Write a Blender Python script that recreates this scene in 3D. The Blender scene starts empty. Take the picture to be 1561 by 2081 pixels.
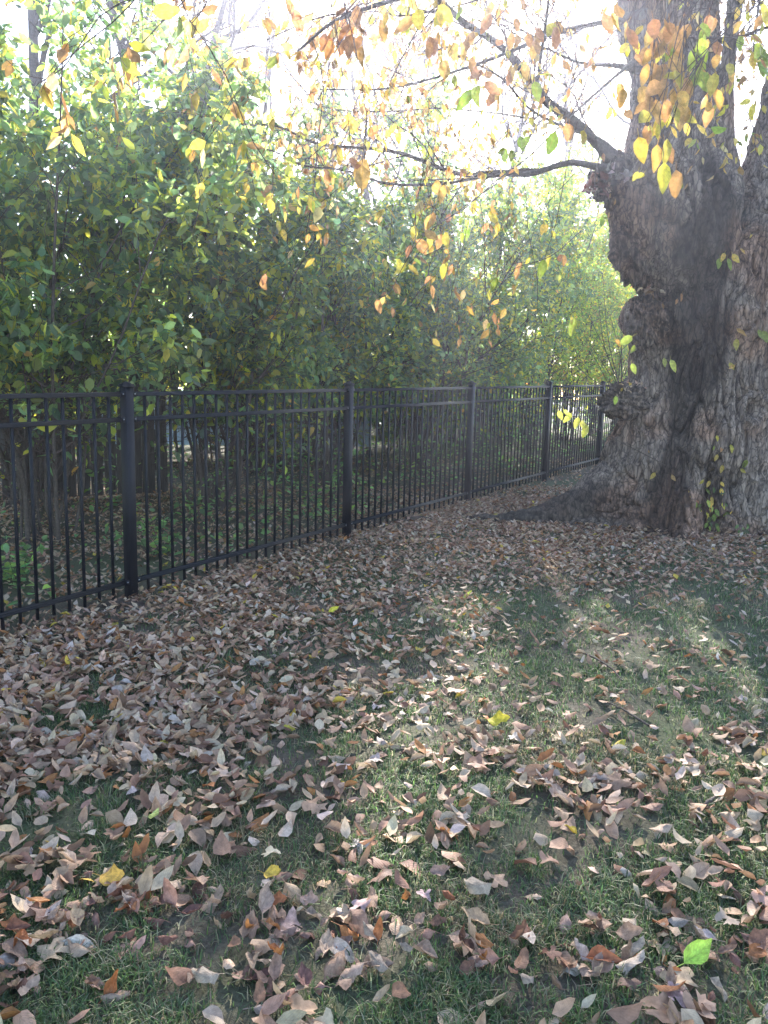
import bpy, math, random
import numpy as np
from mathutils import Matrix, Vector, Euler
random.seed(7)
rng = np.random.default_rng(11)
C = bpy.context.scene.collection
SC = bpy.context.scene

# ------------------------------------------------------------ camera, sky, sun
W0, H0 = 1561.0, 2081.0
FPX, PITCH, ROLL, CAMH = 1610.9, math.radians(8.53), math.radians(1.40), 1.40
cam_d = bpy.data.cameras.new('camera')
cam = bpy.data.objects.new('camera', cam_d); C.objects.link(cam)
cam_d.sensor_fit = 'VERTICAL'; cam_d.sensor_height = 36.0
cam_d.lens = FPX / H0 * 36.0
cam_d.clip_start = 0.05; cam_d.clip_end = 2000
cam.matrix_world = (Matrix.Translation((0, 0, CAMH)) @ Matrix.Rotation(math.pi/2 - PITCH, 4, 'X') @ Matrix.Rotation(ROLL, 4, 'Z'))
SC.camera = cam
SUN_EL, SUN_AZ = math.radians(30.0), math.radians(5.5)     # azimuth clockwise from +Y
world = bpy.data.worlds.new('World'); SC.world = world; world.use_nodes = True
nt = world.node_tree; nt.nodes.clear()
wo = nt.nodes.new('ShaderNodeOutputWorld'); bg = nt.nodes.new('ShaderNodeBackground')
sky = nt.nodes.new('ShaderNodeTexSky'); sky.sky_type = 'NISHITA'; sky.sun_disc = False
sky.sun_elevation = SUN_EL; sky.sun_rotation = SUN_AZ; sky.dust_density = 0.8; sky.air_density = 1.0
nt.links.new(sky.outputs[0], bg.inputs[0]); nt.links.new(bg.outputs[0], wo.inputs[0])
bg.inputs[1].default_value = 0.15
sl = bpy.data.lights.new('sun', 'SUN'); sun = bpy.data.objects.new('sun', sl); C.objects.link(sun)
sl.energy = 4.6; sl.angle = math.radians(0.6); sl.color = (1.0, 0.965, 0.91)
sd = Vector((math.sin(SUN_AZ)*math.cos(SUN_EL), math.cos(SUN_AZ)*math.cos(SUN_EL), math.sin(SUN_EL)))
sun.rotation_euler = sd.to_track_quat('Z', 'Y').to_euler(); sun.location = (0, 0, 30)
SC.view_settings.view_transform = 'Standard'; SC.view_settings.look = 'None'
SC.view_settings.gamma = 1.0; SC.view_settings.use_curve_mapping = False
SC.view_settings.exposure = 2.22
cy = SC.cycles
cy.use_denoising = True
cy.max_bounces = 7; cy.diffuse_bounces = 3; cy.glossy_bounces = 2; cy.transmission_bounces = 5; cy.transparent_max_bounces = 6
cy.volume_bounces = 0
cy.sample_clamp_indirect = 6.0
GLARE_VEIL = 0.0038  # density of the added volume that lifts dark tones like lens glare

# ------------------------------------------------------------ geometry of the picture
CP, SP, CR, SR = math.cos(PITCH), math.sin(PITCH), math.cos(ROLL), math.sin(ROLL)
def ray(px, py):
    sx, sy = px - W0/2, H0/2 - py
    x = sx*CR - sy*SR; y = sx*SR + sy*CR
    x /= FPX; y /= FPX
    return np.array([x, CP + y*SP, -SP + y*CP])
def at(px, py, Y):
    d = ray(px, py); return np.array([0, 0, CAMH]) + d*(Y/d[1])
FX, FY, FANG = -1.6587, 5.1043, 1.0077
FU = np.array([math.cos(FANG), math.sin(FANG)]); FN = np.array([-FU[1], FU[0]])
def gz(x, y):
    s = (np.asarray(x) - FX)*FU[0] + (np.asarray(y) - FY)*FU[1]
    return 0.0262*np.clip(s, -8, 16)
def gnd(px, py):
    d = ray(px, py); t = 1.0
    for _ in range(30):
        p = np.array([0, 0, CAMH]) + d*t
        t += (p[2] - float(gz(p[0], p[1])))/(-d[2] + 1e-6)*0.9
    return np.array([0, 0, CAMH]) + d*t
def project(P):
    X, Y, Z = P[..., 0], P[..., 1], P[..., 2] - CAMH
    d = Y*CP - Z*SP; up = Y*SP + Z*CP
    d = np.where(np.abs(d) < 1e-3, 1e-3, d)
    x = X/d*FPX; y = up/d*FPX
    return W0/2 + x*CR + y*SR, H0/2 - (y*CR - x*SR), d
def fpos(s, off):    # along the metal fence, and behind it
    p = np.array([FX, FY]) + FU*s + FN*off
    return np.array([p[0], p[1], float(gz(p[0], p[1]))])

# ------------------------------------------------------------ numpy noise
_perm = np.random.default_rng(3).permutation(256); _perm = np.concatenate([_perm, _perm, _perm])
_g = np.random.default_rng(4).normal(size=(256, 3)); _g /= np.linalg.norm(_g, axis=1)[:, None]
def perlin(P):
    P = np.asarray(P, float); i = np.floor(P).astype(int); f = P - i; i &= 255
    u = f*f*f*(f*(f*6 - 15) + 10)
    out = 0
    for dx in (0, 1):
        for dy in (0, 1):
            for dz in (0, 1):
                h = _perm[_perm[_perm[i[..., 0] + dx] + i[..., 1] + dy] + i[..., 2] + dz] & 255
                g = _g[h]
                w = (u[..., 0] if dx else 1 - u[..., 0])*(u[..., 1] if dy else 1 - u[..., 1])*(u[..., 2] if dz else 1 - u[..., 2])
                out = out + w*(g[..., 0]*(f[..., 0] - dx) + g[..., 1]*(f[..., 1] - dy) + g[..., 2]*(f[..., 2] - dz))
    return out*1.6
def fbm(P, o=4):
    r = 0; a = 1.0
    for k in range(o):
        r = r + a*perlin(P*2**k + 17.3*k); a *= .5
    return r
def nrm(v): return v/(np.linalg.norm(v, axis=-1, keepdims=True) + 1e-9)
def sstep(x, a, b):
    t = np.clip((x - a)/(b - a), 0, 1); return t*t*(3 - 2*t)

# ------------------------------------------------------------ meshes
def make_mesh(name, V, F, col=None, uv=None, mat=None, smooth=False):
    """F: array (n,3) or (n,4), or a list of such arrays; col per vertex; uv per vertex."""
    if not isinstance(F, (list, tuple)): F = [F]
    F = [np.asarray(f, dtype=np.int32) for f in F if len(f)]
    me = bpy.data.meshes.new(name)
    V = np.asarray(V, dtype=np.float32)
    me.vertices.add(len(V)); me.vertices.foreach_set('co', V.ravel())
    loops = np.concatenate([f.ravel() for f in F]); tot = np.concatenate([np.full(len(f), f.shape[1], np.int32) for f in F])
    st = np.concatenate([[0], np.cumsum(tot)[:-1]]).astype(np.int32)
    me.loops.add(len(loops)); me.loops.foreach_set('vertex_index', loops)
    me.polygons.add(len(tot)); me.polygons.foreach_set('loop_start', st)
    if smooth: me.polygons.foreach_set('use_smooth', np.ones(len(tot), bool))
    if col is not None:
        a = me.attributes.new('Col', 'FLOAT_COLOR', 'POINT')
        c = np.ones((len(V), 4), np.float32); c[:, :3] = np.broadcast_to(col, (len(V), 3)); a.data.foreach_set('color', c.ravel())
    if uv is not None:
        l = me.uv_layers.new(name='UVMap'); l.data.foreach_set('uv', np.asarray(uv, np.float32)[loops].ravel())
    me.update(calc_edges=True)
    if mat: me.materials.append(mat)
    return me
def link(name, me, parent=None, **props):
    o = bpy.data.objects.new(name, me); C.objects.link(o)
    if parent is not None: o.parent = parent
    for k, v in props.items():
        if v is not None: o[k] = v
    return o
def empty(name, loc, **props):
    o = link(name, None, **props); o.location = [float(c) for c in loc]; o.empty_display_size = .2
    ORG[o.name] = np.array([float(c) for c in loc]); return o
ORG = {}
def part(name, V, F, parent, mat, col=None, uv=None, smooth=False, **props):
    """mesh in world coordinates under a thing whose empty sits at ORG"""
    me = make_mesh(name, np.asarray(V) - ORG[parent.name], F, col, uv, mat, smooth)
    return link(name, me, parent, **props)

def box(c, s, ax=None):
    """box centre c, full sizes s, axes rows ax"""
    c = np.asarray(c, float); s = np.asarray(s, float)/2
    v = np.array([[x, y, z] for z in (-1, 1) for y in (-1, 1) for x in (-1, 1)], float)*s
    if ax is not None: v = v @ np.asarray(ax, float)
    f = np.array([[0, 2, 3, 1], [4, 5, 7, 6], [0, 1, 5, 4], [2, 6, 7, 3], [0, 4, 6, 2], [1, 3, 7, 5]])
    return v + c, f
def join(parts):
    V, F, n = [], [], 0
    for v, f in parts:
        V.append(v); F.append(np.asarray(f) + n); n += len(v)
    return np.concatenate(V), np.concatenate(F)
def bbox_beam(p0, p1, w, h, ch=0.0):
    """rectangular bar between two points (w sideways, h up) with its edges slightly chamfered"""
    p0, p1 = np.asarray(p0, float), np.asarray(p1, float)
    t = nrm(p1 - p0); up = np.array([0, 0, 1.0])
    if abs(t[2]) > .9: up = np.array([FU[0], FU[1], 0])
    s = nrm(np.cross(t, up)); u = np.cross(s, t)
    c = ch or min(w, h)*.12
    prof = [(-w/2 + c, -h/2), (w/2 - c, -h/2), (w/2, -h/2 + c), (w/2, h/2 - c), (w/2 - c, h/2), (-w/2 + c, h/2), (-w/2, h/2 - c), (-w/2, -h/2 + c)]
    a = np.array([s*x + u*y for x, y in prof])
    V = np.concatenate([p0 + a, p1 + a]); n = 8
    F = [[i, (i+1) % n, n + (i+1) % n, n + i] for i in range(n)]
    F += [[0, 7, 6, 5], [0, 5, 4, 1], [1, 4, 3, 2], [8, 13, 14, 15], [8, 9, 12, 13], [9, 10, 11, 12]]
    return V, np.array(F)

def tubes(P, R, sides=4, cap=False):
    """batch of tubes: P (N,n,3), R (N,n)"""
    N, n, _ = P.shape
    T = np.empty_like(P); T[:, 1:-1] = P[:, 2:] - P[:, :-2]; T[:, 0] = P[:, 1] - P[:, 0]; T[:, -1] = P[:, -1] - P[:, -2]
    T = nrm(T)
    m = nrm(P[:, -1] - P[:, 0]); ref = np.where(np.abs(m[:, 2:3]) > .8, np.array([[1., 0, 0]]), np.array([[0, 0, 1.]]))
    A = nrm(np.cross(T, ref[:, None, :])); B = np.cross(T, A)
    th = np.arange(sides)/sides*2*np.pi
    V = P[:, :, None, :] + R[:, :, None, None]*(A[:, :, None, :]*np.cos(th)[None, None, :, None] + B[:, :, None, :]*np.sin(th)[None, None, :, None])
    i = np.arange(n - 1)[:, None]*sides; j = np.arange(sides)[None, :]; k = (j + 1) % sides
    f = np.stack([i + j, i + sides + j, i + sides + k, i + k], -1).reshape(-1, 4)
    F = (np.arange(N)[:, None, None]*n*sides + f[None]).reshape(-1, 4)
    return V.reshape(-1, 3), F
def spline(pts, n):
    pts = np.asarray(pts, float); m = len(pts)
    if m == 2: return pts[0] + (pts[1] - pts[0])*np.linspace(0, 1, n)[:, None]
    q = np.concatenate([[2*pts[0] - pts[1]], pts, [2*pts[-1] - pts[-2]]])
    t = np.linspace(0, m - 1 - 1e-6, n); i = t.astype(int); f = (t - i)[:, None]
    p0, p1, p2, p3 = q[i], q[i+1], q[i+2], q[i+3]
    return .5*(2*p1 + (p2 - p0)*f + (2*p0 - 5*p1 + 4*p2 - p3)*f**2 + (3*p1 - p0 - 3*p2 + p3)*f**3)
def rnd(*s): return rng.normal(size=s)
def children(P, R, k, t0, t1, L, spread, grav=0.0, n=6, r=.5, wig=.06, up=0.0, rmin=.0008, taper=.3):
    """k side shoots on each limb of the batch"""
    N, m, _ = P.shape
    t = rng.uniform(t0, t1, (N, k)); x = t*(m - 1); i = np.minimum(x.astype(int), m - 2); f = (x - i)[..., None]
    a = np.arange(N)[:, None]
    p = P[a, i]*(1 - f) + P[a, i+1]*f; T = nrm(P[a, i+1] - P[a, i]); rr = R[a, i]
    d = nrm(T + spread*nrm(rnd(N, k, 3)) + np.array([0, 0, up]))
    ln = L*rng.uniform(.6, 1.3, (N, k))*(1.15 - .5*t)
    s = np.linspace(0, 1, n)[None, None, :, None]
    side = nrm(rnd(N, k, 3))[:, :, None, :]; side2 = nrm(rnd(N, k, 3))[:, :, None, :]
    Q = p[:, :, None, :] + ln[..., None, None]*(d[:, :, None, :]*s + side*wig*np.sin(s*4.1) + side2*wig*.6*np.sin(s*9.0) + np.array([0, 0, -grav])*s**2)
    RR = np.maximum(rr[..., None]*r*(1 - (1 - taper)*s[..., 0]), rmin)
    return Q.reshape(N*k, n, 3), RR.reshape(N*k, n)
def points_on(P, per, t0=.15, t1=1.0):
    N, m, _ = P.shape
    t = rng.uniform(t0, t1, (N, per)); x = t*(m - 1); i = np.minimum(x.astype(int), m - 2); f = (x - i)[..., None]
    a = np.arange(N)[:, None]
    return (P[a, i]*(1 - f) + P[a, i+1]*f).reshape(-1, 3), nrm(P[a, i+1] - P[a, i]).reshape(-1, 3)

# ------------------------------------------------------------ materials
def new_mat(name):
    m = bpy.data.materials.new(name); m.use_nodes = True; n = m.node_tree.nodes; n.clear(); return m, n, m.node_tree.links
def N_(n, t, **kw):
    x = n.new(t)
    for k, v in kw.items():
        if k.startswith('i_'): x.inputs[k[2:].replace('_', ' ')].default_value = v
        else: setattr(x, k, v)
    return x
def leaf_material(name, trans, rough=.5, spec=.4, veins=True, vein_col=(.5, .35, .2), blotch=.35, tcol=1.0, tsat=1.0, nscale=60, vein_amt=.24):
    m, n, L = new_mat(name)
    out = N_(n, 'ShaderNodeOutputMaterial'); at_ = N_(n, 'ShaderNodeAttribute', attribute_name='Col')
    pb = N_(n, 'ShaderNodeBsdfPrincipled'); pb.inputs['Roughness'].default_value = rough; pb.inputs['Specular IOR Level'].default_value = spec
    tr = N_(n, 'ShaderNodeBsdfTranslucent'); mx = N_(n, 'ShaderNodeMixShader'); mx.inputs[0].default_value = trans
    tc = N_(n, 'ShaderNodeTexCoord')
    ns = N_(n, 'ShaderNodeTexNoise'); ns.inputs['Scale'].default_value = nscale; ns.inputs['Detail'].default_value = 5; ns.inputs['Roughness'].default_value = .65
    L.new(tc.outputs['Object'], ns.inputs['Vector'])
    mr = N_(n, 'ShaderNodeMapRange'); mr.inputs[1].default_value = .3; mr.inputs[2].default_value = .7; mr.inputs[3].default_value = 1 - blotch; mr.inputs[4].default_value = 1 + blotch*.6
    L.new(ns.outputs[0], mr.inputs[0])
    mul = N_(n, 'ShaderNodeMix', data_type='RGBA', blend_type='MULTIPLY'); mul.inputs[0].default_value = 1
    L.new(at_.outputs['Color'], mul.inputs[6]); L.new(mr.outputs[0], mul.inputs[7])
    colr = mul.outputs[2]
    if veins:
        sp = N_(n, 'ShaderNodeSeparateXYZ'); L.new(tc.outputs['UV'], sp.inputs[0])
        ab = N_(n, 'ShaderNodeMath', operation='ABSOLUTE'); L.new(sp.outputs[1], ab.inputs[0])
        m1 = N_(n, 'ShaderNodeMath', operation='MULTIPLY_ADD'); L.new(ab.outputs[0], m1.inputs[0]); m1.inputs[1].default_value = -.35; L.new(sp.outputs[0], m1.inputs[2])
        m2 = N_(n, 'ShaderNodeMath', operation='MULTIPLY'); L.new(m1.outputs[0], m2.inputs[0]); m2.inputs[1].default_value = 9.0
        fr = N_(n, 'ShaderNodeMath', operation='FRACT'); L.new(m2.outputs[0], fr.inputs[0])
        s1 = N_(n, 'ShaderNodeMath', operation='SUBTRACT'); L.new(fr.outputs[0], s1.inputs[0]); s1.inputs[1].default_value = .5
        a1 = N_(n, 'ShaderNodeMath', operation='ABSOLUTE'); L.new(s1.outputs[0], a1.inputs[0])       # 0 at a side vein
        c1 = N_(n, 'ShaderNodeMapRange'); L.new(a1.outputs[0], c1.inputs[0]); c1.inputs[1].default_value = .0; c1.inputs[2].default_value = .16; c1.inputs[3].default_value = 1; c1.inputs[4].default_value = 0
        c2 = N_(n, 'ShaderNodeMapRange'); L.new(ab.outputs[0], c2.inputs[0]); c2.inputs[1].default_value = .02; c2.inputs[2].default_value = .09; c2.inputs[3].default_value = 1; c2.inputs[4].default_value = 0
        mxv = N_(n, 'ShaderNodeMath', operation='MAXIMUM'); L.new(c1.outputs[0], mxv.inputs[0]); L.new(c2.outputs[0], mxv.inputs[1])
        vs = N_(n, 'ShaderNodeMath', operation='MULTIPLY'); L.new(mxv.outputs[0], vs.inputs[0]); vs.inputs[1].default_value = vein_amt
        vm = N_(n, 'ShaderNodeMix', data_type='RGBA'); L.new(vs.outputs[0], vm.inputs[0]); L.new(colr, vm.inputs[6]); vm.inputs[7].default_value = (*vein_col, 1)
        colr = vm.outputs[2]
        bp = N_(n, 'ShaderNodeBump'); bp.inputs['Strength'].default_value = .25; bp.inputs['Distance'].default_value = .003
        L.new(a1.outputs[0], bp.inputs['Height']); L.new(bp.outputs[0], pb.inputs['Normal'])
    L.new(colr, pb.inputs['Base Color'])
    hs = N_(n, 'ShaderNodeHueSaturation'); hs.inputs['Value'].default_value = tcol; hs.inputs['Saturation'].default_value = tsat
    L.new(colr, hs.inputs['Color']); L.new(hs.outputs[0], tr.inputs['Color'])
    L.new(pb.outputs[0], mx.inputs[1]); L.new(tr.outputs[0], mx.inputs[2]); L.new(mx.outputs[0], out.inputs[0])
    return m
M_SHRUB = leaf_material('shrub_leaf', .55, .4, .5, veins=False, blotch=.15, tcol=4.2, tsat=1.05)
M_TREELEAF = leaf_material('autumn_leaf', .55, .5, .35, vein_col=(.36, .22, .08), blotch=.4, tcol=1.3, tsat=1.08)
M_TREELEAF_ONE = leaf_material('autumn_leaf_spotted', .55, .5, .35, vein_col=(.36, .2, .07), blotch=.5, tcol=1.25, tsat=1.1, nscale=5, vein_amt=.45)
M_FALLEN = leaf_material('fallen_leaf', .16, .66, .22, vein_col=(.16, .09, .06), blotch=.3, tcol=1.3)
M_FALLEN_ONE = leaf_material('fallen_leaf_spotted', .16, .66, .22, vein_col=(.15, .085, .055), blotch=.5, tcol=1.3, nscale=5)
M_GRASS = leaf_material('grass_blade', .4, .5, .4, veins=False, blotch=.1, tcol=1.6)

def bark_material(name, a, b, scale=(9, 9, 2.2), bump=.5, attr=False, dist=.02):
    m, n, L = new_mat(name)
    out = N_(n, 'ShaderNodeOutputMaterial'); pb = N_(n, 'ShaderNodeBsdfPrincipled'); pb.inputs['Roughness'].default_value = .88; pb.inputs['Specular IOR Level'].default_value = .25
    tc = N_(n, 'ShaderNodeTexCoord'); mp = N_(n, 'ShaderNodeMapping'); mp.inputs['Scale'].default_value = scale
    L.new(tc.outputs['Object'], mp.inputs[0])
    ns = N_(n, 'ShaderNodeTexNoise'); ns.inputs['Scale'].default_value = 3.0; ns.inputs['Detail'].default_value = 8; ns.inputs['Roughness'].default_value = .65; ns.inputs['Distortion'].default_value = .6
    L.new(mp.outputs[0], ns.inputs['Vector'])
    cr = N_(n, 'ShaderNodeValToRGB'); cr.color_ramp.elements[0].position = .32; cr.color_ramp.elements[0].color = (*a, 1); cr.color_ramp.elements[1].position = .68; cr.color_ramp.elements[1].color = (*b, 1)
    L.new(ns.outputs[0], cr.inputs[0]); c = cr.outputs[0]
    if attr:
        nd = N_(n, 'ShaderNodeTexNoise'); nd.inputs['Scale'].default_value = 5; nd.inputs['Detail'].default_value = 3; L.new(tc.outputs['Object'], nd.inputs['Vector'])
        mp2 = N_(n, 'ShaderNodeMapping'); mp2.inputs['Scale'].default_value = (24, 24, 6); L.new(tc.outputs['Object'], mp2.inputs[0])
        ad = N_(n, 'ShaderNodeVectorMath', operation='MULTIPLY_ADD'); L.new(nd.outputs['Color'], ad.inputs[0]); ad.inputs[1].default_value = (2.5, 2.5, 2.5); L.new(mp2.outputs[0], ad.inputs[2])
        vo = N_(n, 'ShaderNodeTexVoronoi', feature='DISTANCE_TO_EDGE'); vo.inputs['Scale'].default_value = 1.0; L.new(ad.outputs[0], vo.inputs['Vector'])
        mk = N_(n, 'ShaderNodeMapRange'); L.new(vo.outputs['Distance'], mk.inputs[0]); mk.inputs[1].default_value = 0; mk.inputs[2].default_value = .14; mk.inputs[3].default_value = .34; mk.inputs[4].default_value = 1.12  # crevice shade painted into the bark colour as dark crack lines
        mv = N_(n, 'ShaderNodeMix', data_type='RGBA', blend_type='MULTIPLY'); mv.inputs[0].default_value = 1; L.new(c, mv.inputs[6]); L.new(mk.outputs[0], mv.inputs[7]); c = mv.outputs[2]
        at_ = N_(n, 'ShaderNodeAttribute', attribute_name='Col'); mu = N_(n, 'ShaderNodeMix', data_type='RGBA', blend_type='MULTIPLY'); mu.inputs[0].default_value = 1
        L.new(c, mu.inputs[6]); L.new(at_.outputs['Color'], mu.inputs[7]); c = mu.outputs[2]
    L.new(c, pb.inputs['Base Color'])
    n2 = N_(n, 'ShaderNodeTexNoise'); n2.inputs['Scale'].default_value = 12; n2.inputs['Detail'].default_value = 6; n2.inputs['Roughness'].default_value = .7; L.new(mp.outputs[0], n2.inputs['Vector'])
    bp = N_(n, 'ShaderNodeBump'); bp.inputs['Strength'].default_value = bump; bp.inputs['Distance'].default_value = dist
    L.new(n2.outputs[0], bp.inputs['Height']); L.new(bp.outputs[0], pb.inputs['Normal'])
    L.new(pb.outputs[0], out.inputs[0]); return m
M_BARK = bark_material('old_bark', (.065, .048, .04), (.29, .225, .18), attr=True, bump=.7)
M_LIMB = bark_material('limb_bark', (.05, .042, .038), (.16, .13, .11), scale=(14, 14, 14), bump=.4)
M_STEM = bark_material('shrub_stem', (.04, .032, .028), (.13, .1, .08), scale=(14, 14, 14), bump=.3, dist=.005)
M_TWIG = bark_material('fine_twig', (.05, .035, .032), (.13, .09, .075), scale=(20, 20, 20), bump=.2, dist=.003)
def simple(name, col, rough=.5, spec=.5, metal=0.0, noise=0.0, scale=40, bump=0.0):
    m, n, L = new_mat(name)
    out = N_(n, 'ShaderNodeOutputMaterial'); pb = N_(n, 'ShaderNodeBsdfPrincipled'); pb.inputs['Roughness'].default_value = rough
    pb.inputs['Specular IOR Level'].default_value = spec; pb.inputs['Metallic'].default_value = metal; pb.inputs['Base Color'].default_value = (*col, 1)
    if noise:
        tc = N_(n, 'ShaderNodeTexCoord'); ns = N_(n, 'ShaderNodeTexNoise'); ns.inputs['Scale'].default_value = scale; ns.inputs['Detail'].default_value = 5; L.new(tc.outputs['Object'], ns.inputs['Vector'])
        cr = N_(n, 'ShaderNodeValToRGB'); cr.color_ramp.elements[0].position = .3; cr.color_ramp.elements[1].position = .7
        cr.color_ramp.elements[0].color = (*[c*(1 - noise) for c in col], 1); cr.color_ramp.elements[1].color = (*[min(1, c*(1 + noise)) for c in col], 1)
        L.new(ns.outputs[0], cr.inputs[0]); L.new(cr.outputs[0], pb.inputs['Base Color'])
        rr = N_(n, 'ShaderNodeMapRange'); rr.inputs[3].default_value = rough - .08; rr.inputs[4].default_value = min(1, rough + .12); L.new(ns.outputs[0], rr.inputs[0]); L.new(rr.outputs[0], pb.inputs['Roughness'])
        if bump:
            bp = N_(n, 'ShaderNodeBump'); bp.inputs['Strength'].default_value = bump; bp.inputs['Distance'].default_value = .002; L.new(ns.outputs[0], bp.inputs['Height']); L.new(bp.outputs[0], pb.inputs['Normal'])
    L.new(pb.outputs[0], out.inputs[0]); return m
M_METAL = simple('black_powder_coat', (.006, .007, .011), .55, .25, noise=.35, scale=25, bump=.1)
M_WOOD = bark_material('weathered_board', (.05, .045, .042), (.15, .13, .12), scale=(30, 30, 1.6), bump=.4, dist=.004)
M_PAINT = simple('silver_blue_paint', (.5, .6, .75), .3, .5, .35)
M_GLASS = simple('car_glass', (.03, .04, .05), .08, .8)
M_TYRE = simple('tyre_rubber', (.015, .015, .015), .8, .3)
M_RIM = simple('alloy_rim', (.4, .4, .42), .35, .5, .8)
M_CHROME = simple('grey_trim', (.1, .1, .11), .4, .5)
M_LAMP = simple('lamp_plastic', (.45, .08, .05), .2, .6)
M_SOIL = simple('bare_soil', (.075, .055, .042), .95, .2, noise=.45, scale=30, bump=.8)

# ------------------------------------------------------------ ground
def ground_material():
    m, n, L = new_mat('lawn_ground')
    out = N_(n, 'ShaderNodeOutputMaterial'); pb = N_(n, 'ShaderNodeBsdfPrincipled'); pb.inputs['Roughness'].default_value = .95; pb.inputs['Specular IOR Level'].default_value = .15
    tc = N_(n, 'ShaderNodeTexCoord')
    a = N_(n, 'ShaderNodeTexNoise'); a.inputs['Scale'].default_value = 1.1; a.inputs['Detail'].default_value = 4; L.new(tc.outputs['Object'], a.inputs['Vector'])
    b = N_(n, 'ShaderNodeTexNoise'); b.inputs['Scale'].default_value = 70; b.inputs['Detail'].default_value = 6; b.inputs['Roughness'].default_value = .75; L.new(tc.outputs['Object'], b.inputs['Vector'])
    r1 = N_(n, 'ShaderNodeValToRGB'); e = r1.color_ramp.elements; e[0].position = .4; e[0].color = (.10, .08, .06, 1); e[1].position = .62; e[1].color = (.075, .085, .045, 1)
    L.new(a.outputs[0], r1.inputs[0])
    r2 = N_(n, 'ShaderNodeMapRange'); r2.inputs[1].default_value = .3; r2.inputs[2].default_value = .7; r2.inputs[3].default_value = .45; r2.inputs[4].default_value = 1.7; L.new(b.outputs[0], r2.inputs[0])
    mu = N_(n, 'ShaderNodeMix', data_type='RGBA', blend_type='MULTIPLY'); mu.inputs[0].default_value = 1; L.new(r1.outputs[0], mu.inputs[6]); L.new(r2.outputs[0], mu.inputs[7])
    L.new(mu.outputs[2], pb.inputs['Base Color'])
    bp = N_(n, 'ShaderNodeBump'); bp.inputs['Strength'].default_value = .8; bp.inputs['Distance'].default_value = .012; L.new(b.outputs[0], bp.inputs['Height']); L.new(bp.outputs[0], pb.inputs['Normal'])
    L.new(pb.outputs[0], out.inputs[0]); return m
def gheight(x, y):
    P = np.stack([x, y, np.zeros_like(x)], -1)
    return gz(x, y) + .018*fbm(P*.9, 3)
q = np.linspace(-1, 1, 201); q = np.sign(q)*(np.abs(q)*12 + 388*np.abs(q)**7)
gx, gy = np.meshgrid(q, q + 8); gv = np.stack([gx, gy, gheight(gx, gy)], -1).reshape(-1, 3)
k = 201; ii = (np.arange(k-1)[:, None]*k + np.arange(k-1)[None]).ravel()
link('ground', make_mesh('ground', gv, np.stack([ii, ii+1, ii+k+1, ii+k], -1), mat=ground_material(), smooth=True), kind='structure',
     label='lawn of thin grass and bare earth under fallen leaves')

# ------------------------------------------------------------ leaf shapes
def leaf_proto(nu, nv, width, bend, cup, twist=0., wave=0., seed=0, serr=0., stalk=True, crumple=0.):
    r = np.random.default_rng(seed)
    u = np.linspace(0, 1, nu); v = np.linspace(-1, 1, nv)
    U, Vv = np.meshgrid(u, v, indexing='ij')
    hw = width*.5*np.clip(np.sin(np.pi*np.clip(U, 0, 1)**.82), 0, 1)**.75*(1 - .25*U)
    if serr: hw = hw*(1 + serr*(np.arange(nu) % 2)[:, None]*np.abs(Vv))
    hw[-1] = .004; hw[0] = .01
    ph = r.uniform(0, 6, 2)
    y = Vv*hw; z = cup*np.abs(Vv)**1.5*hw + wave*np.sin(U*9 + ph[0] + (Vv > 0)*ph[1])*np.abs(Vv)*hw
    ang = bend*U + .0001; x = np.where(abs(bend) > .01, np.sin(ang)/(bend + 1e-6), U); zz = (1 - np.cos(ang))/(bend + 1e-6)
    X = x - z*np.sin(ang); Z = zz + z*np.cos(ang)
    tw = twist*U; Y2 = y*np.cos(tw) - (Z - zz)*np.sin(tw); Z2 = zz + (Z - zz)*np.cos(tw) + y*np.sin(tw)
    P = np.stack([X, Y2, Z2], -1); P[1:-1] += r.normal(size=P[1:-1].shape)*crumple*np.array([.4, .4, 1.]); P = P.reshape(-1, 3); uv = np.stack([U, Vv], -1).reshape(-1, 2)
    i = (np.arange(nu-1)[:, None]*nv + np.arange(nv-1)[None]).ravel()
    F = np.stack([i, i+nv, i+nv+1, i+1], -1)
    if stalk:
        n = len(P); P = np.concatenate([P, [[-.28, -.008, .05], [-.28, .008, .05], [.02, .01, 0], [.02, -.01, 0]]]); uv = np.concatenate([uv, [[0, 0]]*4]); F = np.concatenate([F, [[n, n+3, n+2, n+1]]])
    return P, F, uv
def lobed_proto(seed):
    r = np.random.default_rng(seed)
    n = 22; th = np.linspace(-np.pi*.9, np.pi*.9, n)
    rr = (.32 + .26*np.abs(np.cos(th*2.5))**1.2)*(1 + .1*r.normal(size=n))*(1 - .12*np.abs(th)/np.pi)
    mid = rr*.45
    def pt(rad): return np.stack([.35 + rad*np.cos(th), rad*np.sin(th), .5*rad**2*np.cos(2*th + seed) + .25*rad*np.sin(3*th + seed)*.6], -1)
    P = np.concatenate([[[.3, 0, 0]], pt(mid), pt(rr)]); 
    F3 = [[0, 1+i, 2+i] for i in range(n-1)]; F4 = [[1+i, 1+n+i, 2+n+i, 2+i] for i in range(n-1)]
    F = np.array([[a, b, c, c] for a, b, c in F3] + F4)
    uv = np.tile([[.175, .5]], (len(P), 1))
    return P, np.array(F4 + [[0, 1+i, 2+i, 3+i] for i in range(0, n-2, 2)]), uv
HI_HANG = [leaf_proto(7, 5, w, b, c, t, wv, s, .09) for s, (w, b, c, t, wv) in enumerate([(.52, .35, .35, .2, .1), (.46, .8, .5, -.4, .2), (.58, .2, -.3, .3, .15), (.5, -.5, .6, .6, .2), (.42, 1.1, .9, -.7, .3), (.55, .5, .25, .0, .12)])]
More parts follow.
